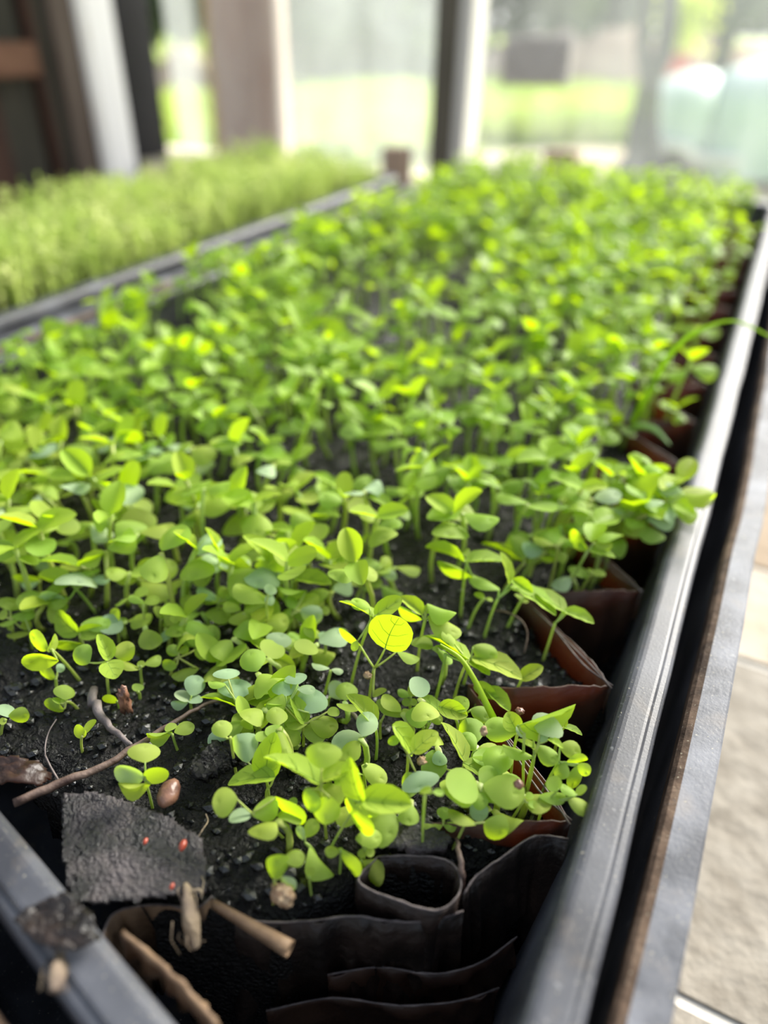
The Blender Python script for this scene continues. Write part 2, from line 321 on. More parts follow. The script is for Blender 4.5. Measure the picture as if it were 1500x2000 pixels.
main_poly = [(0.000, 0.014), (0.0005, 0.30), (0.0, 0.760), (-0.281, 0.760), (-0.2825, 0.35), (-0.281, 0.078), (-0.105, 0.0400), (-0.045, 0.027)]
tray, mpath = make_tray('seedling_tray', 'black plastic tray in the foreground filled with young seedlings', main_poly, RIM, 1.0345, rimprof(RIM, 0.0098, 0.011), PLAS, PLAS)
op = [(0.0112, 0.0), (0.0150, 0.13), (0.0178, 0.26), (0.018, 0.45), (0.013, 0.776), (-0.3035, 0.776), (-0.300, 0.3), (-0.297, 0.058)]
op = [(x, y) for x, y in op]
def rimC(z):
    return [(0.0, z-.014), (0.0, z-.003), (0.0008, z-.0017), (0.0022, z-.0010), (0.0078, z-.0002), (0.0083, z-.0006), (0.0086, z-.010), (0.0079, z-.010), (0.0076, z-.0022), (0.0014, z-.003), (0.0012, z-.014), (0.0, z-.014)]
tray2, _ = make_tray('carrier_tray', 'outer black plastic tray with worn grey flat rim, nested under the foreground tray', op, 1.0985, 1.030, rimC(1.0985), PLAS, PLASW, depth_in=0.002)
lp = [(-0.335, 0.02), (-0.3245, 0.20), (-0.3435, 0.70), (-0.475, 0.70), (-0.480, 0.02)]
lp = [(-0.3275, 0.06), (-0.3470, 0.69), (-0.505, 0.69), (-0.500, 0.06)]
tray3, lpath = make_tray('seedling_tray', 'narrow black tray behind at left holding fine feathery greens', lp, 1.101, 1.031, rimprof(1.101, 0.013, 0.011), PLAS, PLAS)
rme = [c for c in tray2.children if c.name.startswith('rim')][0].data
rme.materials.append(mat('brown_rim_dirt', (0.035, 0.022, 0.015), 0.7, 0.2, (0.16, 0.105, 0.07), 120, 0.5, 600, speck=0.6, bdist=0.0006))
for p_ in rme.polygons:
    if p_.index % 11 in (0, 1, 2): p_.material_index = 1
# ------------------------------------------------------------------ soil of the foreground tray
PITCH = 0.0405; C0 = 0.0935
def px_s(x, y, z=SOIL): return hz(x, y, z)
near_px = [(-60, 1500), (60, 1515), (122, 1560), (128, 1640), (135, 1740), (200, 1765), (300, 1770), (400, 1765), (480, 1772), (560, 1780), (680, 1716), (735, 1676), (880, 1682), (960, 1672), (1030, 1640), (1108, 1640)]
near_w = [px_s(*p) for p in near_px]
def near_y(x):
    for a, b in zip(near_w[:-1], near_w[1:]):
        if a.x <= x <= b.x: return a.y + (b.y-a.y)*(x-a.x)/max(1e-6, b.x-a.x)
    return near_w[0].y if x < near_w[0].x else near_w[-1].y
def right_x(y):   # saw-tooth of the pot corners
    if y < C0: return 0.0
    u = ((y - C0)/PITCH) % 1.0; xi = -0.034
    return xi*(u/0.62) if u < 0.62 else xi*(1-u)/0.38
def soil_z(x, y):
    z = SOIL - 0.001 + 0.0022*fbm(x, y, 0, 55) + 0.0011*fbm(x, y, 3, 220)
    d = min(y - near_y(x), (right_x(y) - x)*0.9 - 0.0015, x + 0.279, 0.756 - y)
    if d < 0: z -= min(0.045, -d*9)
    elif d < 0.006: z -= 0.0035*(1-d/0.006)
    if x > -0.03 and y > C0-.005: z -= 0.003
    return z
xsg = [-0.283 + i*0.0018 for i in range(158)]; ysg = []
y = 0.020
while y < 0.760: ysg.append(y); y += 0.0011 if y < 0.2 else 0.0026
sv = [(x, y, soil_z(x, y)) for y in ysg for x in xsg]; nx = len(xsg)
sf = [(j*nx+i, j*nx+i+1, (j+1)*nx+i+1, (j+1)*nx+i) for j in range(len(ysg)-1) for i in range(nx-1)
      if min(sv[j*nx+i][2], sv[(j+1)*nx+i+1][2]) > SOIL-0.046 and -0.2815 < sv[j*nx+i][0] < -0.0015]
used = sorted({i for f in sf for i in f}); rm = {k: i for i, k in enumerate(used)}
sf = [tuple(rm[i] for i in f) for f in sf]
def inside_near(x, y):   # keep the mesh inside the tray near edge
    ye = 0.017 + (0.012/0.045)*(-x) if x > -0.045 else (0.029 + 0.013/0.06*(-x-0.045) if x > -0.105 else 0.042 + 0.038/0.176*(-x-0.105))
    return y > ye + 0.006
sv = [sv[k] for k in used]
sf = [f for f in sf if all(inside_near(sv[i][0], sv[i][1]) for i in f)]
used = sorted({i for f in sf for i in f}); rm = {k: i for i, k in enumerate(used)}
sf = [tuple(rm[i] for i in f) for f in sf]; sv = [sv[k] for k in used]
tag(obj('soil', mkmesh('soil', sv, sf, SOILM)), 'wet black potting soil filling the foreground tray', 'soil', kind='stuff')
# crumbs and grit on the soil (uncountable)
def ico():
    bm = bmesh.new(); bmesh.ops.create_icosphere(bm, subdivisions=1, radius=1); bm.verts.ensure_lookup_table()
    r = ([v.co.copy() for v in bm.verts], [[v.index for v in f.verts] for f in bm.faces]); bm.free(); return r
IV, IF = ico()
cb = MB(); k = 0
while k < 3600:
    x = random.uniform(-0.20, -0.002); y = 0.03 + random.random()**1.4*0.24
    if y < near_y(x)+.001 or x > right_x(y) - 0.003: continue
    k += 1; s = random.choice([0.0003, 0.0004, 0.0006, 0.0006, 0.0009, 0.0013]); z = soil_z(x, y) + s*0.3
    st = Vector((random.uniform(.7, 1.5), random.uniform(.7, 1.4), random.uniform(.5, 1)))
    cb.add([Vector((x, y, z)) + Vector((v.x*st.x, v.y*st.y, v.z*st.z))*s*random.uniform(.8, 1.2) for v in IV], IF)
tag(obj('soil_crumbs', cb.mesh('soil_crumbs', CRUMB, False)), 'glistening dark crumbs of compost scattered over the wet soil', 'crumbs', kind='stuff')
ls = []; lf = []
gx = [-0.4985 + i*0.006 for i in range(27)]; gy = [0.064 + i*0.01 for i in range(63)]
for y in gy:
    for x in gx: ls.append((min(x, -0.3275-0.0195*(y-.06)/.63-0.001), y, 1.09 + 0.003*fbm(x, y, 5, 40)))
for j in range(len(gy)-1):
    for i in range(len(gx)-1): lf.append((j*27+i, j*27+i+1, (j+1)*27+i+1, (j+1)*27+i))
tag(obj('soil', mkmesh('soil_left', ls, lf, SOILM)), 'dark soil under the feathery greens in the left tray', 'soil', kind='stuff')
# ------------------------------------------------------------------ leaf shapes (length 1 along x, width 1 along y)
def outline(kind, u):
    if u <= 0 or u >= 1: return 0.0
    if kind == 'c': return 0.5*(1-abs(2*u**1.28-1)**2.1)**0.62
    if kind == 'o': return 0.5*(1-abs(2*u-1)**2.2)**0.5
    if kind == 'r': return 0.5*(1-abs(2*u**0.95-1)**2.3)**0.48
    return 0.5*(1-abs(2*u**0.80-1)**2.0)**0.62
def leaf_geo(kind, seed=0, nu=9, nv=6, cup=0.12, droop=0.15):
    rr = random.Random(seed); cup *= rr.uniform(.4, 1.5); droop *= rr.uniform(-.3, 1.6); tw = rr.uniform(-.25, .25); side = rr.uniform(-.06, .06)
    V = []; F = []
    for i in range(nu+1):
        u = (1-cos(pi*i/nu))/2
        hw = outline(kind, min(1, max(0, u)))
        for j in range(nv+1):
            s = -1 + 2*j/nv; x = u; yv = s*hw
            if kind == 'c':   # notched, broad end
                x = u + 0.10*u*(abs(s)-0.35); 
            if kind == 'c':
                z = -cup*2.6*(yv*2)**2 - droop*3.2*max(0, u-0.35)**2 + tw*yv*u*1.2 + .05*u
                if u > .7: x -= .20*(1-abs(s))**1.3*((u-.7)/.3)
            elif kind == 'r': z = -cup*.35*(yv*2)**2 + tw*yv*u*0.2
            elif kind == 'o': z = cup*.8*(yv*2)**2 - droop*(u-0.25)**2 + tw*yv*u*0.8
            else: z = cup*1.3*abs(yv*2)**1.3 - droop*1.8*max(0, u-.3)**2 + tw*yv*u*0.9
            if kind in 'tr': z += 0.05*abs(s)*hw*2 + 0.018*sin(u*20 - abs(s)*4)*hw*2*abs(s)
            yv += side*sin(pi*u)
            V.append(Vector((x, yv, z)))
    for i in range(nu):
        for j in range(nv): F.append((i*(nv+1)+j, (i+1)*(nv+1)+j, (i+1)*(nv+1)+j+1, i*(nv+1)+j+1))
    return V, F
LV = {}
for kind in 'cotr':
    for q in range(5):
        LV[kind, q] = leaf_geo(kind, q+11)
LM = {}; LKEY = {}
def leaf_mesh(kind, q, m):
    key = (kind, q, m.name)
    if key not in LM: LM[key] = mkmesh('leaf_'+kind, *LV[kind, q], m); LKEY[LM[key].name] = (kind, q)
    return LM[key]
def leaf_frame(b, t, wpx, W0, facing=False):
    """axis b->t; roll chosen so the projected width matches wpx pixels"""
    ax = (t-b); L = ax.length; ax.normalize()
    side = ax.cross(Vector((0, 0, 1)))
    if side.length < 1e-3: side = _r.copy()
    side.normalize(); nrm = side.cross(ax)
    pb = Vector(proj(b)); pt = Vector(proj(t)); ia = (pt-pb)
    ia = ia.normalized() if ia.length > 1e-6 else Vector((0, 1)); ip = Vector((-ia.y, ia.x)); mid = (b+t)/2; pm_ = Vector(proj(mid))
    best = None
    for k in range(-18, 19):
        r = radians(k*5); s = side*cos(r) + nrm*sin(r)
        dv = (Vector(proj(mid + s*W0*0.5)) - pm_)*2
        e_ = abs(dv.dot(ip)); al = abs(dv.dot(ia))
        cost = abs(e_-wpx)/max(8, wpx) + 0.55*al/max(20, wpx) + abs(k)*0.005
        if best is None or cost < best[0]: best = (cost, s, e_)
    s = best[1]; W = W0
    if facing: s = ax.cross((mid-CP).normalized()).normalized()
    if best[2] < wpx*0.92: W = min(W0*1.5, W0*wpx/max(1, best[2]))
    n_ = ax.cross(s)
    if n_.z < 0: s = -s; n_ = -n_
    return ax, s, n_, L, W
HEROES = []
def H(org, sc_, head, base, leaves, label, m=None, pet=None):
    HEROES.append((org, sc_, head, base, leaves, label, m))
exec_data = True
A_ = (380, 1380); B_ = (650, 1380); D_ = (880, 1340); E_ = (380, 1080); G_ = (650, 1080); H_ = (900, 1020); I_ = (0, 1020); J_ = (200, 1020); K_ = (0, 1100)
H(G_, 5, (405,1125), (350,1450), [(510,935,665,600,385,'r',1),(265,900,105,745,50,'c',.3),(630,960,825,1015,60,'c',.2),(395,1400,510,1325,60,'o',.3)], 'seedling holding up one round glowing yellow-green leaf')
H(G_, 5, (370,660), (170,1280), [(415,635,100,445,62,'t',.2),(420,605,655,450,150,'t',.3),(360,540,210,450,110,'c',.3),(240,860,200,945,70,'c',.5)], 'leaning seedling just behind the round glowing leaf')
H(G_, 5, (900,660), (825,1140), [(870,600,665,445,120,'t',.2),(870,645,675,520,52,'c',.2),(940,620,1220,765,140,'c',.3),(930,500,1165,600,100,'c',.2),(900,570,975,520,80,'t',.2)], 'upright four-leaved seedling right of the round glowing leaf')
H(G_, 5, (1320,1040), (1180,1400), [(1310,1030,930,780,85,'t',.2),(1190,890,1100,765,90,'c',.4)], 'seedling with a narrow bright lime leaf pointing left, beside the strap leaf')
H(G_, 5, (1100,985), (1000,1400), [(1290,1065,1030,885,75,'t',.2)], 'thin-stemmed seedling under the narrow lime leaf, right of the round leaf')
H(G_, 5, (330,240), (200,440), [(330,225,340,60,260,'c',.3),(480,130,560,60,120,'c',.2),(490,210,610,230,90,'c',.2)], 'pale broad-leaved seedling far behind the round glowing leaf')
H(G_, 5, (310,350), (290,480), [(290,325,175,240,62,'c',.3),(300,340,380,350,50,'c',.2),(480,310,345,290,90,'o',.2),(485,330,650,420,120,'c',.3)], 'low seedling with a curled lime leaf behind the round leaf')
H(G_, 5, (760,1400), (775,1520), [(750,1400,650,1340,80,'c',.3),(750,1390,830,1270,120,'c',.3),(760,1440,820,1470,60,'o',.2),(765,1450,680,1460,70,'o',.2)], 'tiny crinkled seedling in the dark gap below the round leaf')
H(G_, 5, (410,1690), (415,1990), [(405,1660,150,1410,150,'t',.2),(290,1810,20,1860,220,'c',.3)], 'stout seedling with a large pointed leaf, in front of the round leaf')
H(B_, 5, (735,470), (690,840), [(590,190,800,455,140,'t',.8),(790,440,1010,250,170,'t',.3),(640,300,545,360,80,'t',.6),(810,640,860,800,330,'c',.2)], 'seedling with a hooked bright yellow-green leaf bending downward')
H(G_, 5, (470,1640), (470,1760), [(505,1575,565,1465,260,'c',.3)], 'kidney-leaved seedling under the round leaf, beside the dark root')
H(B_, 5, (890,200), (900,300), [(840,110,700,30,100,'c',.3)], 'small drooping two-tone seedling behind the hooked leaf')
H(B_, 5, (930,200), (935,310), [(930,150,870,30,140,'c',.2),(960,140,1060,110,100,'c',.2)], 'small seedling with crumpled leaf pair behind the hooked leaf')
H(G_, 5, (1180,1600), (1240,1780), [(1040,1545,840,1370,90,'t',.2),(1045,1500,1300,1580,160,'t',.2),(1200,1530,1310,1425,150,'t',.3)], 'three-leaved seedling with a pointed leaf left of the strap leaf foot')
H(D_, 5, (140,270), (90,420), [(200,230,365,310,140,'c',.3)], 'single broad-leaved seedling at the foot of the strap leaf')
H(B_, 5, (1260,640), (1235,760), [(1280,520,1090,160,130,'t',.3),(1105,610,900,540,300,'c',.4),(1290,560,1715,785,165,'t',.2)], 'large seedling with two long pointed leaves and a drooping seed leaf')
H(B_, 5, (900,850), (890,1400), [(960,800,850,835,60,'t',.2),(990,830,1080,850,60,'o',.2)], 'tall bare-stemmed seedling standing before the empty pot')
H(B_, 5, (1080,1110), (1095,1240), [(1080,1100,1100,995,140,'c',.2),(1070,1160,905,1160,90,'c',.2),(1085,1160,1195,1160,90,'c',.2)], 'dim little seedling low in the shade above the empty pot')
H(B_, 5, (1290,1140), (1160,1330), [(1390,1150,1170,1000,110,'c',.2),(1485,1130,1680,1240,230,'c',.7)], 'front seedling with a big pale rounded leaf near the tray corner')
H(D_, 5, (190,1110), (180,1360), [(190,1090,50,1020,130,'c',.3),(200,1060,350,1130,150,'c',.3),(230,1120,300,1300,160,'c',.4)], 'broad-leaved seedling behind the big pale rounded leaf')
H(B_, 5, (275,930), (-60,1380), [(270,920,150,540,170,'t',.5),(290,910,740,960,250,'t',.2),(150,900,262,1250,160,'c',.6)], 'foremost large seedling with a wide oval leaf reaching right')
H(B_, 5, (330,560), (330,760), [(290,580,510,700,170,'c',.4)], 'seedling with one drooping pale leaf behind the wide oval leaf')
H(B_, 5, (300,1350), (330,1490), [(230,1290,450,1270,170,'c',.3),(330,1400,400,1440,80,'o',.2),(320,1420,250,1450,80,'o',.2)], 'low seedling with two tiny new leaves at the front edge')
H(B_, 5, (80,1390), (60,1560), [(70,1390,190,1650,140,'c',.5),(60,1420,-60,1400,110,'c',.3)], 'front seedling with a long drooping pale leaf')
H(B_, 5, (270,1500), (330,1560), [(280,1510,440,1710,180,'c',.7)], 'foremost seedling, hanging a yellowish leaf over the empty pot')
H(A_, 5, (350,300), (410,690), [(300,300,250,150,180,'c',.3)], 'stalky seedling with a single pale kidney leaf, left of the cluster')
H(A_, 5, (690,700), (720,850), [(520,540,430,300,230,'c',.5),(690,680,770,300,240,'t',.7),(660,340,650,245,120,'o',.3),(780,290,760,185,160,'o',.3)], 'seedling with a broad veined upright leaf in the front cluster')
H(A_, 5, (720,800), (700,960), [(770,690,350,730,170,'t',.1)], 'seedling with a long pale horizontal leaf at the cluster\'s left')
H(A_, 5, (560,1040), (900,1240), [(410,900,200,930,260,'c',.6),(540,1060,345,1090,120,'o',.2),(570,1060,780,930,190,'c',.3),(800,890,980,1160,160,'c',.6)], 'sprawling seedling with a reclining stem at the lower left of the cluster')
H(A_, 5, (1230,800), (1290,1270), [(1210,750,720,470,190,'t',.2),(1260,720,1530,590,130,'t',.2),(1240,600,1250,380,310,'c',.4),(1330,890,1270,1110,250,'c',.5),(1100,800,1140,1020,150,'c',.5)], 'tall seedling with the longest pointed leaf in the front cluster')
H(A_, 5, (980,980), (1000,1120), [(990,960,930,910,80,'o',.2),(1000,980,1040,1090,80,'o',.5)], 'dim tiny seedling beneath the longest pointed leaf')
H(A_, 5, (890,400), (870,520), [(890,390,960,230,190,'c',.3)], 'seedling with a drooping half-moon leaf behind the longest pointed leaf')
H(A_, 5, (1080,1330), (1200,1420), [(1080,1270,1180,1130,130,'c',.4),(1060,1300,1010,1185,70,'c',.4),(1130,1380,1310,1640,140,'c',.6)], 'low front seedling with a bright leaf pointing down at the pot edge')
H(A_, 5, (780,1690), (740,1840), [(790,1690,810,1490,140,'c',.7),(880,1500,1055,1460,150,'c',.4),(860,1660,955,1790,110,'c',.4)], 'small yellowing seedling alone on the dark soil at the front')
H(A_, 5, (1120,1660), (1140,1760), [(1120,1650,1130,1570,80,'o',.3)], 'tiny ochre sprout right of the yellowing seedling')
H(E_, 5, (945,300), (925,620), [(935,240,600,150,85,'t',.1),(1000,195,820,140,95,'c',.2),(990,250,1320,275,115,'t',.2)], 'seedling spreading two pointed leaves like wings, left of the round leaf')
H(E_, 5, (955,590), (915,790), [(1090,370,830,355,60,'c',.1),(1010,550,930,430,110,'c',.3),(1030,560,1180,430,180,'c',.3),(1040,560,1220,620,170,'c',.2)], 'bushy seedling below the winged one')
H(E_, 5, (1190,560), (1150,690), [(1210,520,1240,450,80,'o',.3),(1240,580,1310,540,80,'o',.3)], 'tiny round-leaved sprout right of the bushy seedling')
H(E_, 5, (235,470), (225,690), [(200,460,70,330,110,'c',.3),(220,480,300,440,90,'c',.2),(260,430,310,340,110,'o',.3),(310,450,480,390,130,'c',.2)], 'seedling with a small cupped leaf pair in the middle left')
H(E_, 5, (470,580), (690,800), [(470,575,480,690,260,'c',.5),(490,560,660,490,120,'c',.2),(440,560,310,480,110,'c',.2)], 'leaning seedling with a wide pale lower leaf, middle left')
H(E_, 5, (700,480), (720,880), [(690,480,440,300,170,'c',.3),(720,400,760,320,110,'o',.3),(690,480,770,440,100,'c',.2)], 'straight tall-stemmed seedling in the dark patch left of centre')
H(E_, 5, (740,1090), (755,1270), [(750,1000,555,865,110,'t',.2),(770,1020,970,1115,120,'t',.2),(740,1030,545,1010,42,'c',.1),(820,930,850,790,220,'c',.3)], 'neat four-leaved seedling alone on the black soil left of the round leaf')
H(E_, 5, (1280,860), (1265,1060), [(1230,830,1105,710,100,'c',.3),(1340,830,1465,750,95,'c',.3),(1240,830,1330,820,70,'o',.1),(1260,840,1260,770,80,'o',.3)], 'short seedling with two flared seed leaves beside the round leaf')
H(E_, 5, (1330,1150), (1255,1350), [(1310,1130,1170,1070,65,'c',.2),(1340,1140,1440,1150,50,'c',.2)], 'spindly seedling with brownish-tinged leaves left of the round leaf stem', 'd')
H(E_, 5, (1320,1410), (1290,1460), [(1330,1400,1430,1290,190,'c',.4)], 'dusty single-leaved seedling left of the round leaf foot', 'd')
H(E_, 5, (900,1480), (915,1760), [(890,1395,880,1270,240,'c',.3),(1010,1330,1160,1320,80,'c',.2),(1120,1560,1180,1355,270,'c',.3),(1080,1660,960,1390,130,'t',.5),(1010,1280,990,1180,200,'c',.2)], 'dusty cluster-topped seedling with speckled seed leaves', 'd')
H(E_, 5, (1060,1680), (1060,1860), [(1100,1665,920,1650,90,'c',.1),(1130,1640,1370,1690,190,'c',.2),(1300,1550,1410,1560,80,'o',.2),(870,1490,705,1475,42,'c',.1)], 'flat pale-leaved seedling under the speckled one')
H(E_, 5, (430,1560), (460,1720), [(470,1530,90,1380,100,'t',.2),(440,1480,760,1320,100,'t',.2),(420,1420,410,1240,290,'c',.2),(330,1230,320,1135,230,'c',.2)], 'seedling with a speckled broad leaf where the twig ends', 'd')
H(E_, 5, (540,1640), (560,1790), [(520,1610,740,1500,130,'c',.2),(560,1740,520,1640,110,'c',.4),(430,1660,420,1870,62,'c',.6),(300,1290,155,1250,80,'c',.2)], 'small seedling between the twig end and the front cluster')
H(J_, 5, (440,580), (430,830), [(440,565,470,330,250,'r',.8),(385,575,680,660,130,'c',.2),(330,545,110,530,120,'t',.2),(560,560,700,400,180,'c',.4)], 'seedling with an upright rounded green leaf at the middle left')
H(J_, 5, (1130,450), (1140,800), [(1140,370,1040,70,70,'t',.9),(1140,425,925,330,75,'t',.1),(1150,385,1450,490,150,'t',.2),(1440,440,1360,320,110,'c',.3)], 'seedling with a narrow leaf standing straight up')
H(J_, 5, (790,1050), (700,1230), [(785,1015,790,890,200,'c',.3),(740,1100,925,1150,110,'c',.2)], 'round-leaved seedling above the twig tip, middle left')
H(J_, 5, (960,1110), (940,1260), [(970,1090,840,1000,130,'c',.3),(985,1110,1130,1070,170,'c',.3)], 'paired kidney-leaved seedling right of the round-leaved one')
H(J_, 5, (740,1320), (650,1490), [(740,1290,640,1230,100,'c',.3),(750,1270,830,1230,80,'c',.3),(720,1400,590,1385,90,'o',.1),(935,1430,700,1470,100,'c',.1),(900,1250,1010,1310,110,'c',.3)], 'sprawling seedling with five small leaves above the twig')
H(J_, 5, (850,1740), (860,1840), [(870,1690,940,1520,180,'c',.4),(850,1740,730,1650,100,'o',.2),(840,1740,970,1730,70,'o',.1),(830,1765,690,1770,90,'c',.1)], 'rosette-like seedling with a purplish back leaf on top of the twig', 'd')
H(J_, 5, (380,1400), (385,1600), [(350,1440,210,1350,90,'c',.3),(420,1390,550,1310,90,'c',.3),(340,1400,415,1380,60,'o',.1)], 'short seedling with two pointed seed leaves above the forked root')
H(J_, 5, (340,1660), (345,1700), [(340,1650,340,1580,100,'o',.3)], 'tiny flat sprout lying beside the orange husk')
H(J_, 5, (135,990), (150,1140), [(130,980,130,850,80,'o',.8),(110,970,50,940,60,'o',.2),(160,970,240,960,60,'o',.2)], 'small sprout with one upright spoon-shaped leaf')
H(J_, 5, (780,850), (770,1000), [(790,840,635,790,60,'c',.2),(790,830,880,750,60,'c',.2)], 'low pale seedling in the dark gap, middle left')
H(J_, 5, (575,940), (565,1100), [(570,930,530,820,90,'o',.4),(590,930,640,860,80,'o',.4)], 'shaded seedling with a cupped leaf pair below the rounded leaf')
H(J_, 5, (400,800), (450,1180), [(400,790,290,710,80,'c',.3),(410,790,540,740,80,'c',.3)], 'long-stemmed shaded seedling below the rounded leaf')
H(I_, 5, (780,1110), (800,1300), [(760,1080,540,885,160,'t',.2),(770,1080,1010,1040,140,'t',.2),(800,1000,1045,960,130,'c',.2),(820,1195,555,1160,60,'c',.1)], 'lush seedling with a broad pointed leaf at the left, above the bare soil')
H(I_, 5, (500,1240), (790,1510), [(470,1230,285,1120,130,'c',.2),(470,1260,545,1100,70,'t',.5),(560,1350,265,1340,130,'c',.1)], 'leaning seedling at the left with two pale oval seed leaves')
H(I_, 5, (1040,1360), (1050,1690), [(1060,1340,960,1110,150,'t',.5),(1110,1290,1290,1220,170,'c',.2),(1050,1365,1130,1510,210,'t',.3),(870,1370,740,1250,180,'c',.3)], 'four-leaved seedling towering over the forked root')
H(I_, 5, (100,930), (120,1110), [(100,860,110,745,220,'c',.3),(60,930,0,880,90,'o',.2),(110,920,300,870,70,'c',.1),(200,940,10,970,55,'c',.1),(220,1040,290,960,90,'o',.3),(130,1040,70,1000,60,'o',.2)], 'compact many-leaved seedling at the left edge of the picture')
H(I_, 5, (300,1080), (290,1180), [(330,1075,100,1065,60,'c',.1),(250,940,340,890,60,'o',.2)], 'flat-leaved seedling under the compact one at the left edge')
H(I_, 5, (740,650), (960,890), [(700,600,410,510,120,'t',.1),(740,580,900,540,55,'t',.1),(890,560,1050,540,80,'c',.1),(650,770,430,720,120,'c',.2),(970,470,755,470,60,'c',.1)], 'slanting seedling with a long lime leaf at the left')
H(I_, 5, (390,570), (400,730), [(380,550,170,520,60,'c',.1),(380,580,220,600,50,'c',.1)], 'thin flat-leaved seedling left of the slanting one')
H(I_, 5, (370,300), (380,490), [(150,280,0,130,150,'c',.2),(370,260,220,160,110,'c',.2),(360,300,440,430,150,'c',.3)], 'broad pale seedling at the left edge above the slanting one')
H(I_, 5, (640,1760), (770,1800), [(640,1730,640,1600,190,'c',.3),(590,1770,530,1710,60,'o',.2),(600,1770,650,1740,60,'o',.2),(620,1830,440,1790,100,'c',.1)], 'pale flat seedling lying on the bare soil at the left')
H(I_, 5, (545,1520), (540,1640), [(540,1520,390,1450,100,'c',.3),(560,1460,620,1400,80,'c',.2)], 'shaded small seedling beneath the pale oval seed leaves')
H(I_, 5, (60,1920), (-20,2080), [(80,1900,60,1780,170,'c',.2),(90,1890,260,1890,140,'c',.1),(60,1930,0,1960,60,'o',.1)], 'seedling cut off by the left edge above the dry leaf')
H(I_, 5, (1140,1750), (1150,1790), [(1140,1740,1010,1720,70,'o',.1)], 'tiny oval sprout at the upper end of the forked root')
H(K_, 3, (850,1265), (885,1410), [(850,1165,850,1065,170,'c',.3),(835,1250,680,1220,90,'o',.1),(845,1250,980,1240,86,'o',.1),(880,1290,715,1305,56,'c',.1)], 'single four-leaved seedling beside the brown pebble')
H(K_, 3, (485,1010), (480,1110), [(500,1010,440,960,60,'o',.3),(500,990,555,920,38,'o',.4)], 'tiny sprout with a husk on top, on bare soil left of the twig')
H(K_, 3, (1010,1000), (1040,1080), [(1005,990,875,1010,46,'c',.1),(1025,990,1125,950,70,'c',.2),(970,980,1030,945,36,'o',.1)], 'small three-leaved seedling resting against the twig')
H(H_, 5, (60,400), (5,890), [(60,385,415,350,100,'t',.2),(20,380,-310,225,60,'t',.2),(110,530,-170,380,65,'c',.2),(0,320,70,270,50,'c',.2)], 'tall seedling with two spread lime leaves right of centre')
H(H_, 5, (360,750), (230,1080), [(480,590,420,310,75,'t',.8),(500,640,920,850,110,'t',.2),(510,570,690,690,95,'t',.2),(370,660,130,500,105,'c',.2)], 'leaning seedling with a long lime leaf pointing toward the pots')
H(H_, 5, (620,400), (410,620), [(600,380,240,190,75,'t',.1),(620,350,500,170,220,'c',.3)], 'seedling with a wide grey-green leaf behind the leaning one')
H(H_, 5, (700,390), (590,560), [(650,400,770,370,50,'o',.2),(760,340,920,330,55,'c',.1)], 'small seedling with a lime tip right of the wide grey-green leaf')
H(H_, 5, (920,985), (820,1250), [(1000,860,710,620,125,'t',.2),(1020,870,1290,960,90,'t',.2),(1040,880,1180,850,90,'c',.2)], 'seedling with an arching lime leaf at the edge of the pots')
H(H_, 5, (950,230), (860,620), [(900,220,740,130,70,'c',.2),(960,230,1000,130,150,'c',.2),(1000,200,1150,180,80,'c',.1)], 'slender pair-stemmed seedling behind the pot edge')
H(H_, 5, (1240,280), (950,690), [(1220,270,1110,110,90,'c',.2),(1260,280,1500,320,60,'t',.1),(1230,270,1150,200,60,'t',.1),(1300,200,1460,220,90,'c',.1)], 'seedling leaning far right over the brown pot wall')
H(H_, 5, (1290,490), (1140,670), [(1290,500,1410,500,60,'o',.2),(1290,500,1250,450,40,'o',.2)], 'short sprout leaning right over the brown pot wall')
H(H_, 5, (230,740), (70,1000), [(220,740,140,690,60,'o',.2),(250,745,310,760,32,'o',.2)], 'thin sprout in shade left of the leaning long-leaved seedling')
H(H_, 5, (600,760), (450,1000), [(600,760,540,700,42,'o',.2),(600,760,660,770,42,'o',.2),(630,700,650,600,60,'o',.3)], 'thin sprout hidden under the long lime leaf')
H(H_, 5, (590,1540), (480,1660), [(590,1530,790,1410,130,'t',.4)], 'seedling with a crumpled curled leaf against the brown pot wall')
H(H_, 5, (100,1340), (20,1560), [(120,1220,330,1300,170,'c',.4),(130,1330,580,1480,165,'t',.1),(60,1350,275,1470,80,'t',.1)], 'seedling with a smooth domed leaf over a long pointed leaf')
H(D_, 5, (300,70), (230,150), [(240,-10,440,110,120,'t',.2),(350,30,560,240,105,'t',.2)], 'seedling with folded leaves behind the strap leaf foot')
H(D_, 5, (720,460), (760,1000), [(670,380,1175,175,165,'t',.1)], 'seedling with a long dusty grey-green leaf over the dark pot', 'd')
H(D_, 5, (650,470), (620,860), [(650,430,560,260,165,'t',.4),(640,445,360,400,220,'c',.2)], 'seedling with a pale square-looking leaf at the right of the cluster')
H(D_, 5, (860,560), (745,1000), [(870,460,990,310,290,'c',.2),(880,540,930,460,80,'o',.3),(960,520,1095,590,52,'t',.1)], 'dusty-topped seedling with a bright new centre at the right', 'd')
H(D_, 5, (815,670), (740,1010), [(810,500,670,390,105,'c',.3),(850,590,1030,720,150,'c',.3),(800,700,550,570,105,'c',.2),(830,620,650,520,60,'t',.2)], 'multi-leaved seedling with a pinkish stem near the rail')
H(D_, 5, (1060,740), (850,1030), [(1070,590,1250,640,150,'c',.2),(1140,740,1320,730,90,'c',.1),(1110,740,1050,880,140,'c',.3),(1230,780,1220,985,120,'c',.6),(1250,760,1340,860,110,'c',.5)], 'rightmost seedling cluster leaning toward the rail')
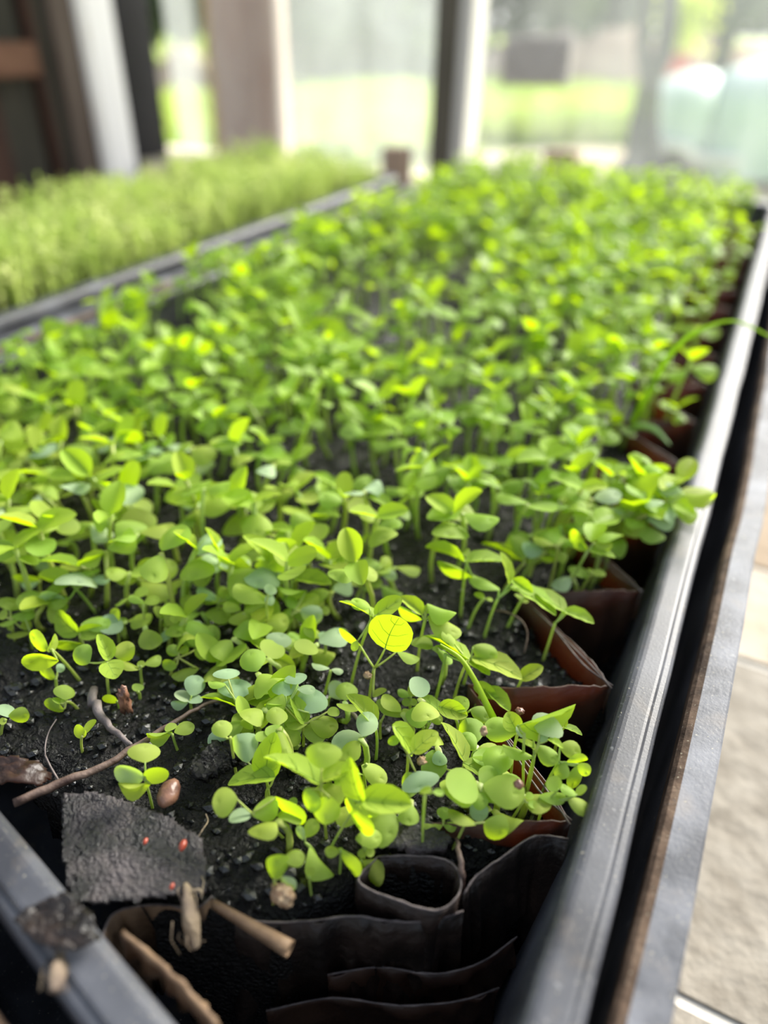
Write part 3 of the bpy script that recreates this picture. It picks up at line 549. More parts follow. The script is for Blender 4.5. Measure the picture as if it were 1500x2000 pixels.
H(D_, 5, (910,1140), (840,1350), [(1060,1000,970,900,140,'o',.3),(870,1080,1095,1060,105,'c',.3),(1230,1070,1100,960,85,'c',.2),(1150,1110,1350,1200,125,'c',.4),(1240,1060,1310,970,70,'o',.3)], 'seedling touching the rail with a cream-edged leaf')
H(D_, 5, (720,1110), (510,1290), [(700,1100,660,1020,80,'o',.3),(740,1090,805,1060,70,'o',.2),(760,1140,855,1175,60,'o',.2)], 'slanting sprout with a bright knotted tip near the pot corner')
H(D_, 5, (230,640), (190,770), [(240,620,120,480,150,'c',.3),(270,620,460,650,190,'c',.3)], 'shaded broad-leaved seedling with a brown husk beside it')
H(D_, 5, (1100,410), (1050,520), [(1110,400,1280,460,50,'t',.1),(1110,400,1090,270,50,'t',.6)], 'thin torn-leaved seedling poking over the dark pot gap')
SEEDG = 'young seedlings in the foreground tray'
VM = {}
def vein_mesh(kd, q):
    if (kd, q) not in VM:
        Vv, _ = LV[kd, q]; nv = 6; mb = MB(); mid_ = [Vv[i*(nv+1)+3] + Vector((0, 0, .004)) for i in range(10)]
        mb.tube(mid_[:9], [.012, .012, .011, .010, .009, .007, .006, .005, .004], 4)
        for i in (2, 4, 6):
            for j in (0, 6):
                a = mid_[i]; b = Vv[min(9, i+2)*(nv+1)+j] + Vector((0, 0, .004)); m2 = Vv[(i+1)*(nv+1)+(1 if j == 0 else 5)].lerp(a, .45) + Vector((0, 0, .012))
                mb.tube([a, m2, a.lerp(b, .8) + Vector((0, 0, .01))], [.006, .005, .003], 4)
        VM[kd, q] = mb.mesh('veins', VEIN)
    return VM[kd, q]
def attach(root, stemv, stemf, leaves):
    obj('stem', mkmesh('stem', stemv, stemf, STEM), root)
    for (me, loc, ax, s, n_, L, W) in leaves:
        o = obj('leaf', me, root, loc=loc)
        M3 = Matrix((ax, s, n_)).transposed()
        o.rotation_euler = M3.to_euler(); o.scale = (L, W, L*0.8)
        kq = LKEY.get(me.name)
        if kq and kq[0] in 'tr': obj('veins', vein_mesh(*kq), o)
hero_heads = []
rr = random.Random(3)
for (org, s_, head, base, leaves, label, md) in HEROES:
    P = lambda x, y: (org[0] + x/s_, org[1] + y/s_)
    bx, by = P(*base); B = hz(bx, by, SOIL)
    B.z = soil_z(B.x, B.y) if B.y > near_y(B.x) and B.x < right_x(B.y)-.002 else SOIL-.004
    hxx, hyy = P(*head)
    hd = Vector((B.x - CP.x, B.y - CP.y, 0)).normalized()
    d = ray(hxx, hyy); t = (B - CP).dot(hd)/d.dot(hd); Hd = CP + d*t
    if Hd.z < B.z + 0.003: Hd = hz(hxx, hyy, B.z+.003)
    if Hd.z > B.z + 0.034: Hd = hz(hxx, hyy, B.z+.034)
    root = thing('seedling', label, 'seedling', B); root['group'] = SEEDG
    mb = MB(); z0 = Vector((0, 0, -.002)); mid = (Hd-B)*0.5 + Vector((0, 0, .0015)) + (Vector((rr.uniform(-1, 1), rr.uniform(-1, 1), 0))*.0008)
    px = (hz(hxx, hyy, Hd.z)-CP).dot(_f)/FPX   # metres per pixel at the head
    r0 = 2.9*px*(1 if s_ == 5 else .9); 
    mb.tube(curve3(z0, mid*1.0, Hd-B, 7), [r0*1.15]*2 + [r0]*4 + [r0*1.1], 7)
    ll = []
    for i, (lx, ly, tx, ty, wd, kd, up) in enumerate(leaves):
        b2 = P(lx, ly); t2 = P(tx, ty); wpx = wd/s_
        # leaf base stands in the upright plane of the head, a little spread
        d = ray(*b2); tt = (Hd - CP).dot(hd)/d.dot(hd); Lb = CP + d*tt
        Lz = min(Lb.z, Hd.z + .016)
        Lb2 = hz(b2[0], b2[1], max(B.z+.002, min(Hd.z+.006, Hd.z*.5+Lz*.5)))
        Lb = Lb2 if up < .9 else Lb
        h1 = hz(t2[0], t2[1], Lb.z); d = ray(*t2); v1 = CP + d*((Lb - CP).dot(hd)/d.dot(hd))
        T = h1.lerp(v1, max(up, .12)); T.z = max(T.z, B.z + .002)
        T = hz(t2[0], t2[1], T.z)
        L0 = (T-Lb).length; ipx = sqrt((t2[0]-b2[0])**2+(t2[1]-b2[1])**2)
        W0 = max({'c': .75, 'o': .8, 't': .52, 'r': 1.1}[kd]*L0, wpx*px*1.0)
        ax, s, n_, L, W = leaf_frame(Lb, T, wpx, W0, kd == 'r')
        if kd == 'r': W *= .84; L *= .93
        else: W = max(W, wpx*px*0.95); W *= 1.17; Lb = Lb - ax*L*.05; L *= 1.12
        m = (LEAFT if kd in 'tr' else (LEAFD if (md == 'd' or rr.random() < .12) else LEAFC))
        ll.append((leaf_mesh(kd, rr.randrange(5), m), Lb-B, ax, s, n_, L, W))
        a = Hd-B; c = Lb-B
        if (c-a).length > .0008:
            mb.tube(curve3(a, a.lerp(c, .5) + Vector((0, 0, -.0006)), c + ax*L*.04, 5), [r0*.75]*4+[r0*.5], 6)
    attach(root, mb.v, mb.f, ll); hero_heads.append(B)
# ------------------------------------------------------------------ the rest of the bed
def hero_zone(x, y):
    u, v = proj(Vector((x, y, SOIL)))
    if u < 560: lim = 1215 - 0.0*u
    elif u < 1230: lim = 1150
    else: lim = 1085
    if u > 480 and u < 760: lim = 1240 - 0.0*u
    return v > lim
bed = []
rs = random.Random(21)
y = 0.09
while y < 0.745:
    x = -0.276
    while x < -0.004:
        X = x + rs.uniform(-.0052, .0052); Y = y + rs.uniform(-.0052, .0052)
        x += 0.0104
        if X > right_x(Y) - .003 or X > -.005 or X < -.277 or Y < near_y(X)+.004 or hero_zone(X, Y): continue
        u, v = proj(Vector((X, Y, SOIL)))
        dens = 1.0
        def gap(cx, cy, rx, ry, k): 
            return 1 - (1-k)*math.exp(-(((u-cx)/rx)**2+((v-cy)/ry)**2))
        dens *= gap(880, 600, 130, 90, .22)*gap(700, 960, 120, 60, .25)*gap(930, 1080, 120, 50, .1)*gap(760, 830, 90, 50, .45)*gap(700, 640, 80, 70, .3)*gap(1000, 480, 160, 50, .5)*gap(1000, 860, 110, 40, .5)
        dens *= gap(330, 1180, 60, 40, .3)
        if .615 < Y < .70 and X > -.035 and rs.random() < .9: continue
        if Y > .22: dens *= min(1, max(.25, .92 + 1.3*noise.noise(Vector((X*22, Y*14, 3.1))) ))
        if rs.random() > dens: continue
        bed.append((X, Y))
    y += 0.0104
extra = []
def cl(px, py, n, sx_, sy_):
    for _ in range(n):
        extra.append((rs.gauss(px, sx_), rs.gauss(py, sy_)))
bed2 = []
cl(1180, 1045, 14, 30, 16); cl(1090, 1060, 6, 20, 14)
for (u, v) in extra:
    p = hz(u, v, SOIL); bed2.append((min(p.x, -.016), p.y))
bed3 = []
for k_ in range(150):
    b_ = hero_heads[rs.randrange(len(hero_heads))]
    X = b_.x + rs.gauss(0, .006); Y = b_.y + rs.gauss(0, .006)
    if X > right_x(Y)-.004 or Y < near_y(X)+.004: continue
    u, v = proj(Vector((X, Y, SOIL)))
    if (u < 400 and v > 1300) or v < 1060 or (u < 560 and 1480 < v) or (690 < u < 790 and 1180 < v < 1330) or (880 < u < 1030 and 1120 < v < 1260): continue
    if len(bed3) < 60: bed3.append((X, Y))
bed = bed2 + bed3 + sorted(bed, key=lambda p: p[1])
far = MB(); far_mats = []
nIND = 300 - len(HEROES); ind = []
STEMS = []
for q in range(8):
    r_ = random.Random(q); mb = MB()
    mb.tube(curve3(Vector((0, 0, -.08)), Vector((r_.uniform(-.15, .15), r_.uniform(-.15, .15), .5)), Vector((0, 0, 1)), 5), [.024, .022, .02, .02, .022], 5)
    STEMS.append((mb.v, mb.f, mb.mesh('stem', STEM)))
def zone(u, v, four, h, lean):
    col = ['at far left', 'left of centre', 'in the middle', 'right of centre', 'near the right rail'][min(4, max(0, int(u//270)))]
    row = ['in the blurred rows', 'below the arching grass blade tip', 'level with the grass blade foot', 'in the second dense band', 'just behind the sharp seedlings', 'low among the sharp seedlings', 'low in the front cluster'][0 if v < 600 else 1 if v < 760 else 2 if v < 880 else 3 if v < 1000 else 4 if v < 1100 else 5 if v < 1350 else 6]
    size = 'tall' if h > .0235 else ('mid-height' if h > .018 else 'short')
    ln = 'leaning left' if lean.x < -.09 else ('leaning right' if lean.x > .09 else 'upright')
    return size + ' ' + ln + (' four-leaved' if four else ' two-leaved') + ' seedling ' + row + ', ' + col
farT = ([], [], [])   # separate index lists by material slot
fv = []; ff = []; fm = []
cnt = 0
for i, (X, Y) in enumerate(bed):
    lean = Vector((rs.gauss(0, .13), rs.gauss(0, .13)))
    u, v = proj(Vector((X, Y, SOIL)))
    h = rs.uniform(.014, .025)*(1 + .5*min(1, max(0, Y-.12)/.3))
    if rs.random() < .12: h *= .55
    if i < len(bed2):
        lean = Vector((rs.uniform(.25, .75), rs.uniform(-.25, .25))); h = rs.uniform(.02, .028)
        if i >= 14: lean *= .3
    elif i < len(bed2) + len(bed3): h = rs.uniform(.006, .013); under = True
    z = soil_z(X, Y) if X < right_x(Y)-.002 else SOIL-.004
    base = Vector((X, Y, z)); top = Vector((lean.x*h, lean.y*h, h))
    four = rs.random() < (.62 if not (len(bed2) <= i < len(bed2)+len(bed3)) else .2); a0 = rs.uniform(0, 2*pi); ll = []
    size = rs.uniform(.78, 1.22) if not (len(bed2) <= i < len(bed2)+len(bed3)) else rs.uniform(.6, .95)
    for k in range(2):
        az = a0 + k*pi + rs.uniform(-.3, .3); el = rs.uniform(-.35, .45)
        L = rs.uniform(.0060, .0086)*size; off = .0012
        ax = Vector((cos(az)*cos(el), sin(az)*cos(el), sin(el)))
        s = Vector((-sin(az), cos(az), 0)); rl = rs.uniform(-.4, .4); n_ = ax.cross(s)
        s2 = s*cos(rl) + n_*sin(rl); n2 = ax.cross(s2)
        ll.append(('c' if rs.random() < .8 else 'o', rs.randrange(5), top - Vector((0, 0, h*.12*four)) + ax*off*.5, ax, s2, n2, L, L*rs.uniform(.9, 1.2), 0))
    if four:
        for k in range(2):
            az = a0 + pi/2 + k*pi + rs.uniform(-.35, .35); el = rs.uniform(.0, 1.0)
            L = rs.uniform(.0070, .0112)*size
            ax = Vector((cos(az)*cos(el), sin(az)*cos(el), sin(el)))
            s = Vector((-sin(az), cos(az), 0)); rl = rs.uniform(-.4, .4); n_ = ax.cross(s)
            s2 = s*cos(rl) + n_*sin(rl); n2 = ax.cross(s2)
            ll.append(('t' if rs.random() < .8 else 'r', rs.randrange(5), top.copy(), ax, s2, n2, L, L*rs.uniform(.58, .76), 1))
    sv_, sf_, sm_ = STEMS[rs.randrange(8)]
    # shear the unit stem towards its head
    if i < nIND:
        root = thing('seedling', zone(u, v - 60, four, h, lean), 'seedling', base); root['group'] = SEEDG
        st = obj('stem', sm_, root); st.scale = (h, h, top.length)
        st.rotation_euler = top.to_track_quat('Z', 'Y').to_euler()
        if h: st.scale = (.035, .035, top.length)
        for (kd, q, lc, ax, s2, n2, L, W, isT) in ll:
            m = LEAFT if isT else (LEAFD if rs.random() < .15 else LEAFC)
            o = obj('leaf', leaf_mesh(kd, q, m), root, loc=lc); o.rotation_euler = Matrix((ax, s2, n2)).transposed().to_euler(); o.scale = (L, W, L*.8)
    else:
        b0 = len(fv); fv += [base + Vector((vx[0]*.035 + top.x*vx[2], vx[1]*.035 + top.y*vx[2], vx[2]*h)) for vx in sv_]
        ff += [tuple(g+b0 for g in f) for f in sf_]; fm += [2]*len(sf_)
        for (kd, q, lc, ax, s2, n2, L, W, isT) in ll:
            Vv, Ff = LV[kd, q]; b0 = len(fv)
            fv += [base + lc + ax*(p.x*L) + s2*(p.y*W) + n2*(p.z*L*.8) for p in Vv]
            ff += [tuple(g+b0 for g in f) for f in Ff]; fm += [1 if isT else 0]*len(Ff)
me = mkmesh('far_seedlings', fv, ff, [LEAFC, LEAFT, STEM]); me.polygons.foreach_set('material_index', fm)
tag(obj('seedlings', me), 'mass of lime green seedlings crowding the far blurred half of the tray', 'seedlings', 'young seedlings in the foreground tray', 'stuff')
print('bed', len(bed), 'heroes', len(HEROES))
# ------------------------------------------------------------------ feathery greens of the left tray
fb = MB(); rs2 = random.Random(5)
tri = []
for i in range(3600):
    Y = rs2.uniform(.066, .684); xr = -0.3275-0.0195*(Y-.06)/.63 - .004
    X = rs2.uniform(-.497, xr)
    h = (.015 + .016*(1+noise.noise(Vector((X*16, Y*11, 2.2)))) )*rs2.uniform(.7, 1.1)
    ln = Vector((rs2.gauss(0, .2), rs2.gauss(0, .2), 1)); base = Vector((X, Y, 1.09)); tip = base + ln*h
    a = Vector((rs2.gauss(0, 1), rs2.gauss(0, 1), 0)).normalized()*.0005
    fb.add([base-a, base+a, tip+a*.6, tip-a*.6], [(0, 1, 2, 3)])
    for k in range(7):
        t = rs2.uniform(.4, 1.05); c = base + ln*h*t; az = rs2.uniform(0, 2*pi); el = rs2.uniform(-.2, .9); L = rs2.uniform(.003, .0065)
        ax = Vector((cos(az)*cos(el), sin(az)*cos(el), sin(el))); s = Vector((-sin(az), cos(az), rs2.uniform(-.5, .5)))*L*.24
        fb.add([c, c+ax*L*.5+s, c+ax*L, c+ax*L*.5-s], [(0, 1, 2, 3)])
tag(obj('feathery_greens', fb.mesh('feathery_greens', FINE, False)), 'thick carpet of feathery pale green sprouts filling the left tray', 'greens', kind='stuff')
# ------------------------------------------------------------------ thin-walled pots along the right and near margins
def wallstrip(pts, depth, closed=False, thick=.00035, taper=.0, wav=.0007, seed=0, flare=0.0):
    """ribbon standing on edge: pts are the top edge (Vectors)"""
    P = catmull(pts, 7); n = len(P); mb = MB(); rows = 6; v = []
    cen = sum(P, Vector())/n
    for i, p in enumerate(P):
        t = (P[min(i+1, n-1)] - P[max(i-1, 0)]); t.z = 0; t.normalize(); nn = Vector((t.y, -t.x, 0))
        for sgn in (1, -1):
            for r in range(rows):
                f = r/(rows-1); wv = wav*noise.noise(Vector((i*.35, f*3, seed)))*(.4+f*2.2)
                q = p + nn*(sgn*thick*.5 + wv + flare*f) + Vector((0, 0, -depth*f + (0.0006*noise.noise(Vector((i*.9, seed, 0))) if r == 0 else 0)))
                v.append(q)
    k = rows*2; f = []
    for i in range(n-1):
        for r in range(rows-1):
            f.append((i*k+r, i*k+r+1, (i+1)*k+r+1, (i+1)*k+r))
            f.append((i*k+rows+r, (i+1)*k+rows+r, (i+1)*k+rows+r+1, i*k+rows+r+1))
        f.append((i*k, (i+1)*k, (i+1)*k+rows, i*k+rows)); f.append((i*k+rows-1, i*k+2*rows-1, (i+1)*k+2*rows-1, (i+1)*k+rows-1))
    for i in (0, n-1):
        for r in range(rows-1): f.append((i*k+r, i*k+rows+r, i*k+rows+r+1, i*k+r+1))
    return v, f
nth = ['nearest'] + [q_ + ' nearest' for q_ in 'second third fourth fifth sixth seventh eighth ninth tenth eleventh twelfth thirteenth fourteenth fifteenth sixteenth seventeenth'.split()]
for i in range(17):
    c = C0 + i*PITCH
    if c + .02 > .75: break
    zt = SOIL + .0032; cx = -.0022 if i else -.0018
    t = thing('paper_pot', ('brown thin-walled pot with its corner against the right rim, ' + nth[i] + ' along the rail') if i < 17 else 'brown thin-walled pot in the far part of the row along the right rail', 'pot', (cx, c, zt-.04), 'thin-walled pots along the right rail')
    o0 = Vector((cx, c, zt-.04))
    def L_(pts): return [Vector(p)-o0 for p in pts]
    fr = L_([(-.034, c-.0155, zt-.001), (-.026, c-.0135, zt+.0002), (-.017, c-.0092, zt+.0012), (-.008, c-.004, zt+.0012), (cx, c, zt)])
    rg = L_([(cx, c, zt), (-.010, c+.0075, zt-.0003), (-.021, c+.0155, zt-.0008), (-.034, c+.025, zt-.0014)])
    v, f = wallstrip(fr, .044, seed=i, wav=.0016); obj('front_wall', mkmesh('front_wall', v, f, PAPER), t)
    v, f = wallstrip(rg, .044, seed=i+40, wav=.0012); obj('side_wall', mkmesh('side_wall', v, f, PAPER), t)
    mb = MB(); a = Vector((0.0002, 0, .0402))
    for q in range(2):
        mb.tube(catmull([Vector((.0002, -.001*q, .0404)), Vector((-.008, .004+.002*q, .0400)), Vector((-.019, .013+.001*q, .0408-.001*q)), Vector((-.026, .019, .0395))], 5), .00022, 4)
    obj('loose_thread', mb.mesh('thread', TWIGG), t)
def polypot(name, label, wallpx, depth, m, seed, z=SOIL+.001, closed=False, group=None, parts=None, fl_=0):
    W = [hz(px, py, z if len(q) < 1 else z+q[0]) for (px, py, *q) in wallpx]
    if closed: W.append(W[0].copy())
    o0 = W[0].copy(); o0.z -= depth
    t = thing(name, label, 'pot', o0, group)
    v, f = wallstrip([p-o0 for p in W], depth, seed=seed, wav=.0022, flare=fl_); obj('wall', mkmesh('wall', v, f, m), t)
    Q = catmull([p-o0 for p in W], 5)
    e_ = MB().tube([q + Vector((0, 0, .0002+.0003*noise.noise(Vector((i*.7, seed, 1))))) for i, q in enumerate(Q)], [.0002+.0002*abs(noise.noise(Vector((i*.5, seed, 5)))) for i in range(len(Q))], 5)
    obj('frayed_edge', e_.mesh('frayed_edge', TWIGG), t); return t, o0
polypot('paper_pot', 'open empty brown pot at the front below the cluster', [(738, 1674), (800, 1672), (870, 1680), (898, 1712), (893, 1752), (850, 1779), (770, 1757), (700, 1722)], .036, PAPERD, 3, closed=True)
polypot('paper_pot', 'crumpled brown pot wall folded below the tray corner', [(905, 1748, -.002), (930, 1712, -.001), (985, 1672, .0005), (1045, 1634, .001), (1110, 1640, .001)], .040, PAPERD, 8, fl_=.004)
polypot('paper_pot', 'dark crumpled pot wall running along the front of the soil', [(420, 1772), (500, 1800), (600, 1800), (690, 1790), (760, 1800), (840, 1800), (905, 1780)], .038, PAPERD, 11, z=SOIL-.004, fl_=.003)
polypot('paper_pot', 'lower dark pot wall deep in the front of the tray', [(600, 1850), (700, 1838), (800, 1850), (880, 1830), (960, 1800), (1010, 1740)], .022, PAPERD, 15, z=SOIL-.020)
for k_, (lb, wp, dz_) in enumerate([('wavy fold of brown pot paper deep in the front, left of the tray corner', [(640, 1905), (740, 1890), (850, 1903), (940, 1880), (1010, 1830)], -.020), ('lowest fold of brown pot paper at the bottom front', [(520, 1975), (650, 1950), (780, 1965), (900, 1955), (975, 1930)], -.026)]):
    polypot('paper_pot', lb, wp, .018, PAPER, 30+k_, z=SOIL+dz_)
t, o0 = polypot('paper_pot', 'torn pot with a tan inner wall by the near left rim', [(198, 1838), (218, 1790), (262, 1772), (320, 1768), (380, 1776), (415, 1752)], .036, PAPERT, 21, z=SOIL-.001)
W = [hz(x_, y_, 1.0985) for (x_, y_) in [(196, 1842), (240, 1880), (300, 1935), (345, 1985), (380, 2030)]]
v, f = wallstrip([p + Vector((.0018, .0030, 0))-o0 for p in W], .007, seed=5, wav=.001, thick=.0009); obj('frayed_edge', mkmesh('frayed_edge', v, f, PAPERT), t)
# rolled strip of pot paper
def tubepx(name, label, cat, pts, rpx, m, n=8, flat=1.0, group=None, jit=0.0, parent=None):
    P = [hz(a, b, z) for (a, b, z) in pts]; o0 = P[0].copy(); Q = catmull([p-o0 for p in P], 5)
    px = (P[0]-CP).dot(_f)/FPX
    if not hasattr(rpx, '__len__'): rpx = [rpx]*len(Q)
    else: rpx = list(np.interp(np.linspace(0, 1, len(Q)), np.linspace(0, 1, len(rpx)), rpx))
    if jit: Q = [q + Vector((random.gauss(0, jit), random.gauss(0, jit), random.gauss(0, jit))) for q in Q]
    me = MB().tube(Q, [r*px for r in rpx], n, flat=flat).mesh(name, m)
    return tag(obj(name, me, loc=o0), label, cat, group)
tw = tubepx('twig', 'long brown twig lying across the bare soil at the left', 'twig',
   [(28, 1568, 1.0935), (110, 1532, 1.093), (200, 1497, 1.0925), (262, 1460, 1.092), (330, 1418, 1.092), (400, 1376, 1.091), (470, 1362, 1.090)], [8.5, 9, 7.5, 7, 6, 4, 3], TWIG, jit=.00012)
tubepx('twig', 'short grey twig pointing down to the long brown twig', 'twig', [(183, 1346, 1.0915), (184, 1378, 1.0915), (215, 1420, 1.0915), (253, 1456, 1.0920)], [8, 10, 6.5, 4], TWIGG, jit=.0002)
tubepx('root', 'thin dark root curving behind the long twig at the left', 'root', [(90, 1490, 1.0905), (88, 1460, 1.091), (95, 1430, 1.091), (110, 1405, 1.0905)], 1.6, TWIGG, 5)
tubepx('root', 'thin pair of dark roots dropping left of the grey paper flap', 'root', [(88, 1475, 1.091), (100, 1500, 1.091), (118, 1530, 1.0915)], 2.2, TWIGG, 5)
tubepx('root', 'dark root curving between the round-leaf seedling and front cluster', 'root', [(660, 1378, 1.090), (690, 1395, 1.0912), (706, 1420, 1.0912), (716, 1460, 1.0895)], [2, 4, 4.5, 3], TWIGG, 6, jit=.0001)
tubepx('root', 'brown root draped down over the pot wall left of the tray corner', 'root', [(893, 1640, 1.090), (899, 1680, 1.091), (903, 1720, 1.088), (899, 1770, 1.080), (886, 1800, 1.074)], [4, 5.5, 6, 5, 4], TWIG, 7, jit=.00015)
tubepx('root', 'thin brown dead stem arching over the soil right of centre', 'stem', [(962, 1192, 1.0915), (990, 1196, 1.0945), (1018, 1212, 1.0945), (1030, 1238, 1.092), (1024, 1275, 1.0885)], 1.6, TWIG, 5)
tubepx('root', 'white root hair curl on the wet soil left of the cluster', 'root', [(385, 1638, 1.0905), (396, 1620, 1.0912), (406, 1604, 1.0912), (402, 1590, 1.0905)], 1.4, ROOT, 5)
# dry root tufts hanging over the near edge
def tuft(label, pts, rpx, forks, seed):
    P = [hz(a, b, z) for (a, b, z) in pts]; o0 = P[0].copy(); px = (P[0]-CP).dot(_f)/FPX
    t = thing('dry_root', label, 'root', o0); r_ = random.Random(seed)
    Q = catmull([p-o0 for p in P], 5); rad = list(np.interp(np.linspace(0, 1, len(Q)), np.linspace(0, 1, len(rpx)), rpx))
    mb = MB().tube(Q, [r*px for r in rad], 9, flat=.6)
    obj('core', mb.mesh('core', ROOT), t)
    fbm_ = MB()
    for fk in forks: 
        fbm_.tube(catmull([hz(a, b, z)-o0 for (a, b, z) in fk], 4), [3.5*px]*(4*(len(fk)-1)) + [1.5*px], 6)
    for k in range(26):
        q = Q[r_.randrange(len(Q))]; d = Vector((r_.gauss(0, 1), r_.gauss(0, 1), r_.gauss(0, .5)))*r_.uniform(.0005, .0016)
        e2 = Q[min(len(Q)-1, r_.randrange(len(Q)))]
        fbm_.tube([q + d*.8, q.lerp(e2, .5) + d*1.1, e2 + d*.9], .00013, 4)
    obj('fibres', fbm_.mesh('fibres', ROOT), t)['kind'] = 'stuff'
tuft('forked pale dry root straddling the near left rim', [(128, 1838, 1.096), (122, 1870, 1.099), (112, 1905, 1.1015), (106, 1938, 1.1015)], [9, 13, 19, 13], [[(124, 1850, 1.097), (116, 1828, 1.0965), (113, 1812, 1.096)], [(128, 1845, 1.097), (145, 1828, 1.0965), (163, 1808, 1.096)], [(145, 1850, 1.098), (172, 1826, 1.0965), (182, 1812, 1.096)]], 1)
tuft('ragged grey-tan dry root hanging over the front pot wall', [(366, 1732, 1.0905), (368, 1765, 1.0925), (374, 1800, 1.0915), (382, 1850, 1.0885)], [12, 18, 24, 14], [[(366, 1745, 1.092), (388, 1738, 1.092), (396, 1748, 1.0915)]], 2)
# rolled paper: an open scroll
P0 = hz(415, 1765, SOIL+.001); P1 = hz(566, 1855, SOIL+.0005); ax = (P1-P0); Ls = ax.length; ax.normalize(); sd = ax.cross(Vector((0, 0, 1))).normalized(); up_ = sd.cross(ax)
v = []; f = []; NA = 16
for i in range(9):
    for j in range(NA):
        a = j/(NA-1)*5.0 + .6; r = (.0009 + .0008*i/8)*(1 - .15*j/NA); r += .0001*noise.noise(Vector((i, j*.6, 4)))
        v.append(ax*(Ls*i/8) + sd*cos(a)*r + up_*sin(a)*r)
for i in range(8):
    for j in range(NA-1): f.append((i*NA+j, (i+1)*NA+j, (i+1)*NA+j+1, i*NA+j+1))
o = obj('rolled_paper', mkmesh('rolled_paper', v, f, PAPERT), loc=P0); tag(o, 'rolled brown strip of pot paper with an open end at the front', 'paper')
mo = o.modifiers.new('s', 'SOLIDIFY'); mo.thickness = .0003
# grey felt-like flap of paper over the soil block at the left
def patchpx(name, label, cat, poly, z, m, thick=.0006, amp=.0006, n=26, sag=None, group=None):
    us = [p[0] for p in poly]; vs = [p[1] for p in poly]
    def inside(u, v_):
        c = False; j = len(poly)-1
        for i in range(len(poly)):
            if ((poly[i][1] > v_) != (poly[j][1] > v_)) and u < (poly[j][0]-poly[i][0])*(v_-poly[i][1])/(poly[j][1]-poly[i][1])+poly[i][0]: c = not c
            j = i
        return c
    u0, u1, v0, v1 = min(us), max(us), min(vs), max(vs); V = {}; F = []; out = []
    o0 = hz((u0+u1)/2, (v0+v1)/2, z)
    def idx(i, j):
        if (i, j) not in V:
            u = u0 + (u1-u0)*i/n; v_ = v0 + (v1-v0)*j/n
            p = hz(u + 4*noise.noise(Vector((i*.5, j*.5, 1))), v_ + 4*noise.noise(Vector((i*.5, j*.5, 7))), z + (sag(u, v_) if sag else 0))
            p.z += amp*noise.fractal(Vector((p.x*300, p.y*300, 1)), .8, 2, 4)
            V[i, j] = len(out); out.append(p-o0)
        return V[i, j]
    for i in range(n):
        for j in range(n):
            if inside(u0+(u1-u0)*(i+.5)/n, v0+(v1-v0)*(j+.5)/n): F.append((idx(i, j), idx(i+1, j), idx(i+1, j+1), idx(i, j+1)))
    o = obj(name, mkmesh(name, out, F, m), loc=o0); tag(o, label, cat, group)
    mo = o.modifiers.new('s', 'SOLIDIFY'); mo.thickness = thick; mo.offset = -1
    return o
patchpx('paper_flap', 'grey wet paper flap with a gritty surface, at the front left of the soil', 'paper', [(124, 1556), (180, 1548), (260, 1572), (330, 1600), (392, 1640), (402, 1700), (398, 1752), (330, 1752), (240, 1762), (150, 1766), (130, 1730), (122, 1650)], 1.0912, FELT, amp=.0005, n=40, sag=lambda u, v_: -.0012*max(0, (u-330)/70))
patchpx('bark_piece', 'dark wet bark piece left of the front cluster', 'bark', [(376, 1490), (420, 1460), (470, 1452), (480, 1480), (440, 1512), (400, 1528), (378, 1520)], 1.0925, SOILM, thick=.002, amp=.0012, n=16)
patchpx('dry_leaf', 'curled reddish brown dead leaf at the left edge', 'dead leaf', [(-20, 1484), (30, 1478), (70, 1486), (96, 1510), (90, 1528), (40, 1530), (-20, 1528)], 1.093, PAPER, thick=.0004, amp=.0012, n=16, sag=lambda u, v_: .002-.002*((u-40)/60)**2)
patchpx('wet_pebble', 'flat dark wet stone in the shade of the front cluster', 'stone', [(725, 1600), (760, 1590), (830, 1610), (880, 1640), (870, 1666), (800, 1668), (750, 1655), (728, 1630)], 1.0895, FELT, thick=.002, amp=.0006, n=18)
patchpx('shadow_gap_scrap', 'torn dark brown paper scrap standing in for the shadow gap in the near left rim', 'paper', [(30, 1800), (60, 1772), (130, 1745), (180, 1790), (196, 1838), (150, 1856), (100, 1850), (62, 1834)], 1.1022, PAPERD, thick=.0005, amp=.0009, n=40)  # dark sheet over the unbroken rim, in place of its notch's shadow gap
def blob(name, label, cat, px_, py_, rpx, m, z, sq=(1, 1, .7), seed=0, rough=.12, group=None, rz=0.0):
    p = hz(px_, py_, z); r = rpx*(p-CP).dot(_f)/FPX
    bm = bmesh.new(); bmesh.ops.create_icosphere(bm, subdivisions=3, radius=1)
    for v_ in bm.verts:
        k = 1 + rough*noise.fractal(v_.co*2 + Vector((seed, 0, 0)), .8, 2, 3)
        v_.co = Vector((v_.co.x*sq[0], v_.co.y*sq[1], v_.co.z*sq[2]))*k*r
    me = bpy.data.meshes.new(name); bm.to_mesh(me); bm.free(); me.materials.append(m); me.polygons.foreach_set('use_smooth', [True]*len(me.polygons))
    o = obj(name, me, loc=p, rot=(0, 0, rz)); return tag(o, label, cat, group)
blob('pebble', 'smooth oval brown pebble right of the lone four-leaved seedling', 'pebble', 330, 1549, 24, PEB, 1.0925, (.85, 1.25, .75), 1, .08, rz=.3)
for (a, b, l) in [(284, 1643, 'small red seed in the middle of the grey flap'), (336, 1731, 'small red seed at the front edge of the grey flap'), (357, 1651, 'pinkish red seed on the right of the grey flap')]:
    blob('seed', l, 'seed', a, b, 6 if l[0] == 's' else 10, RED, 1.0938, (.7, 1.2, .7), a, .1, rz=.3)
blob('seed_husk', 'pale crumpled husk under the yellowing seedling at the front', 'husk', 552, 1748, 21, HUSK, 1.091, (1.1, .9, .8), 4, .45)
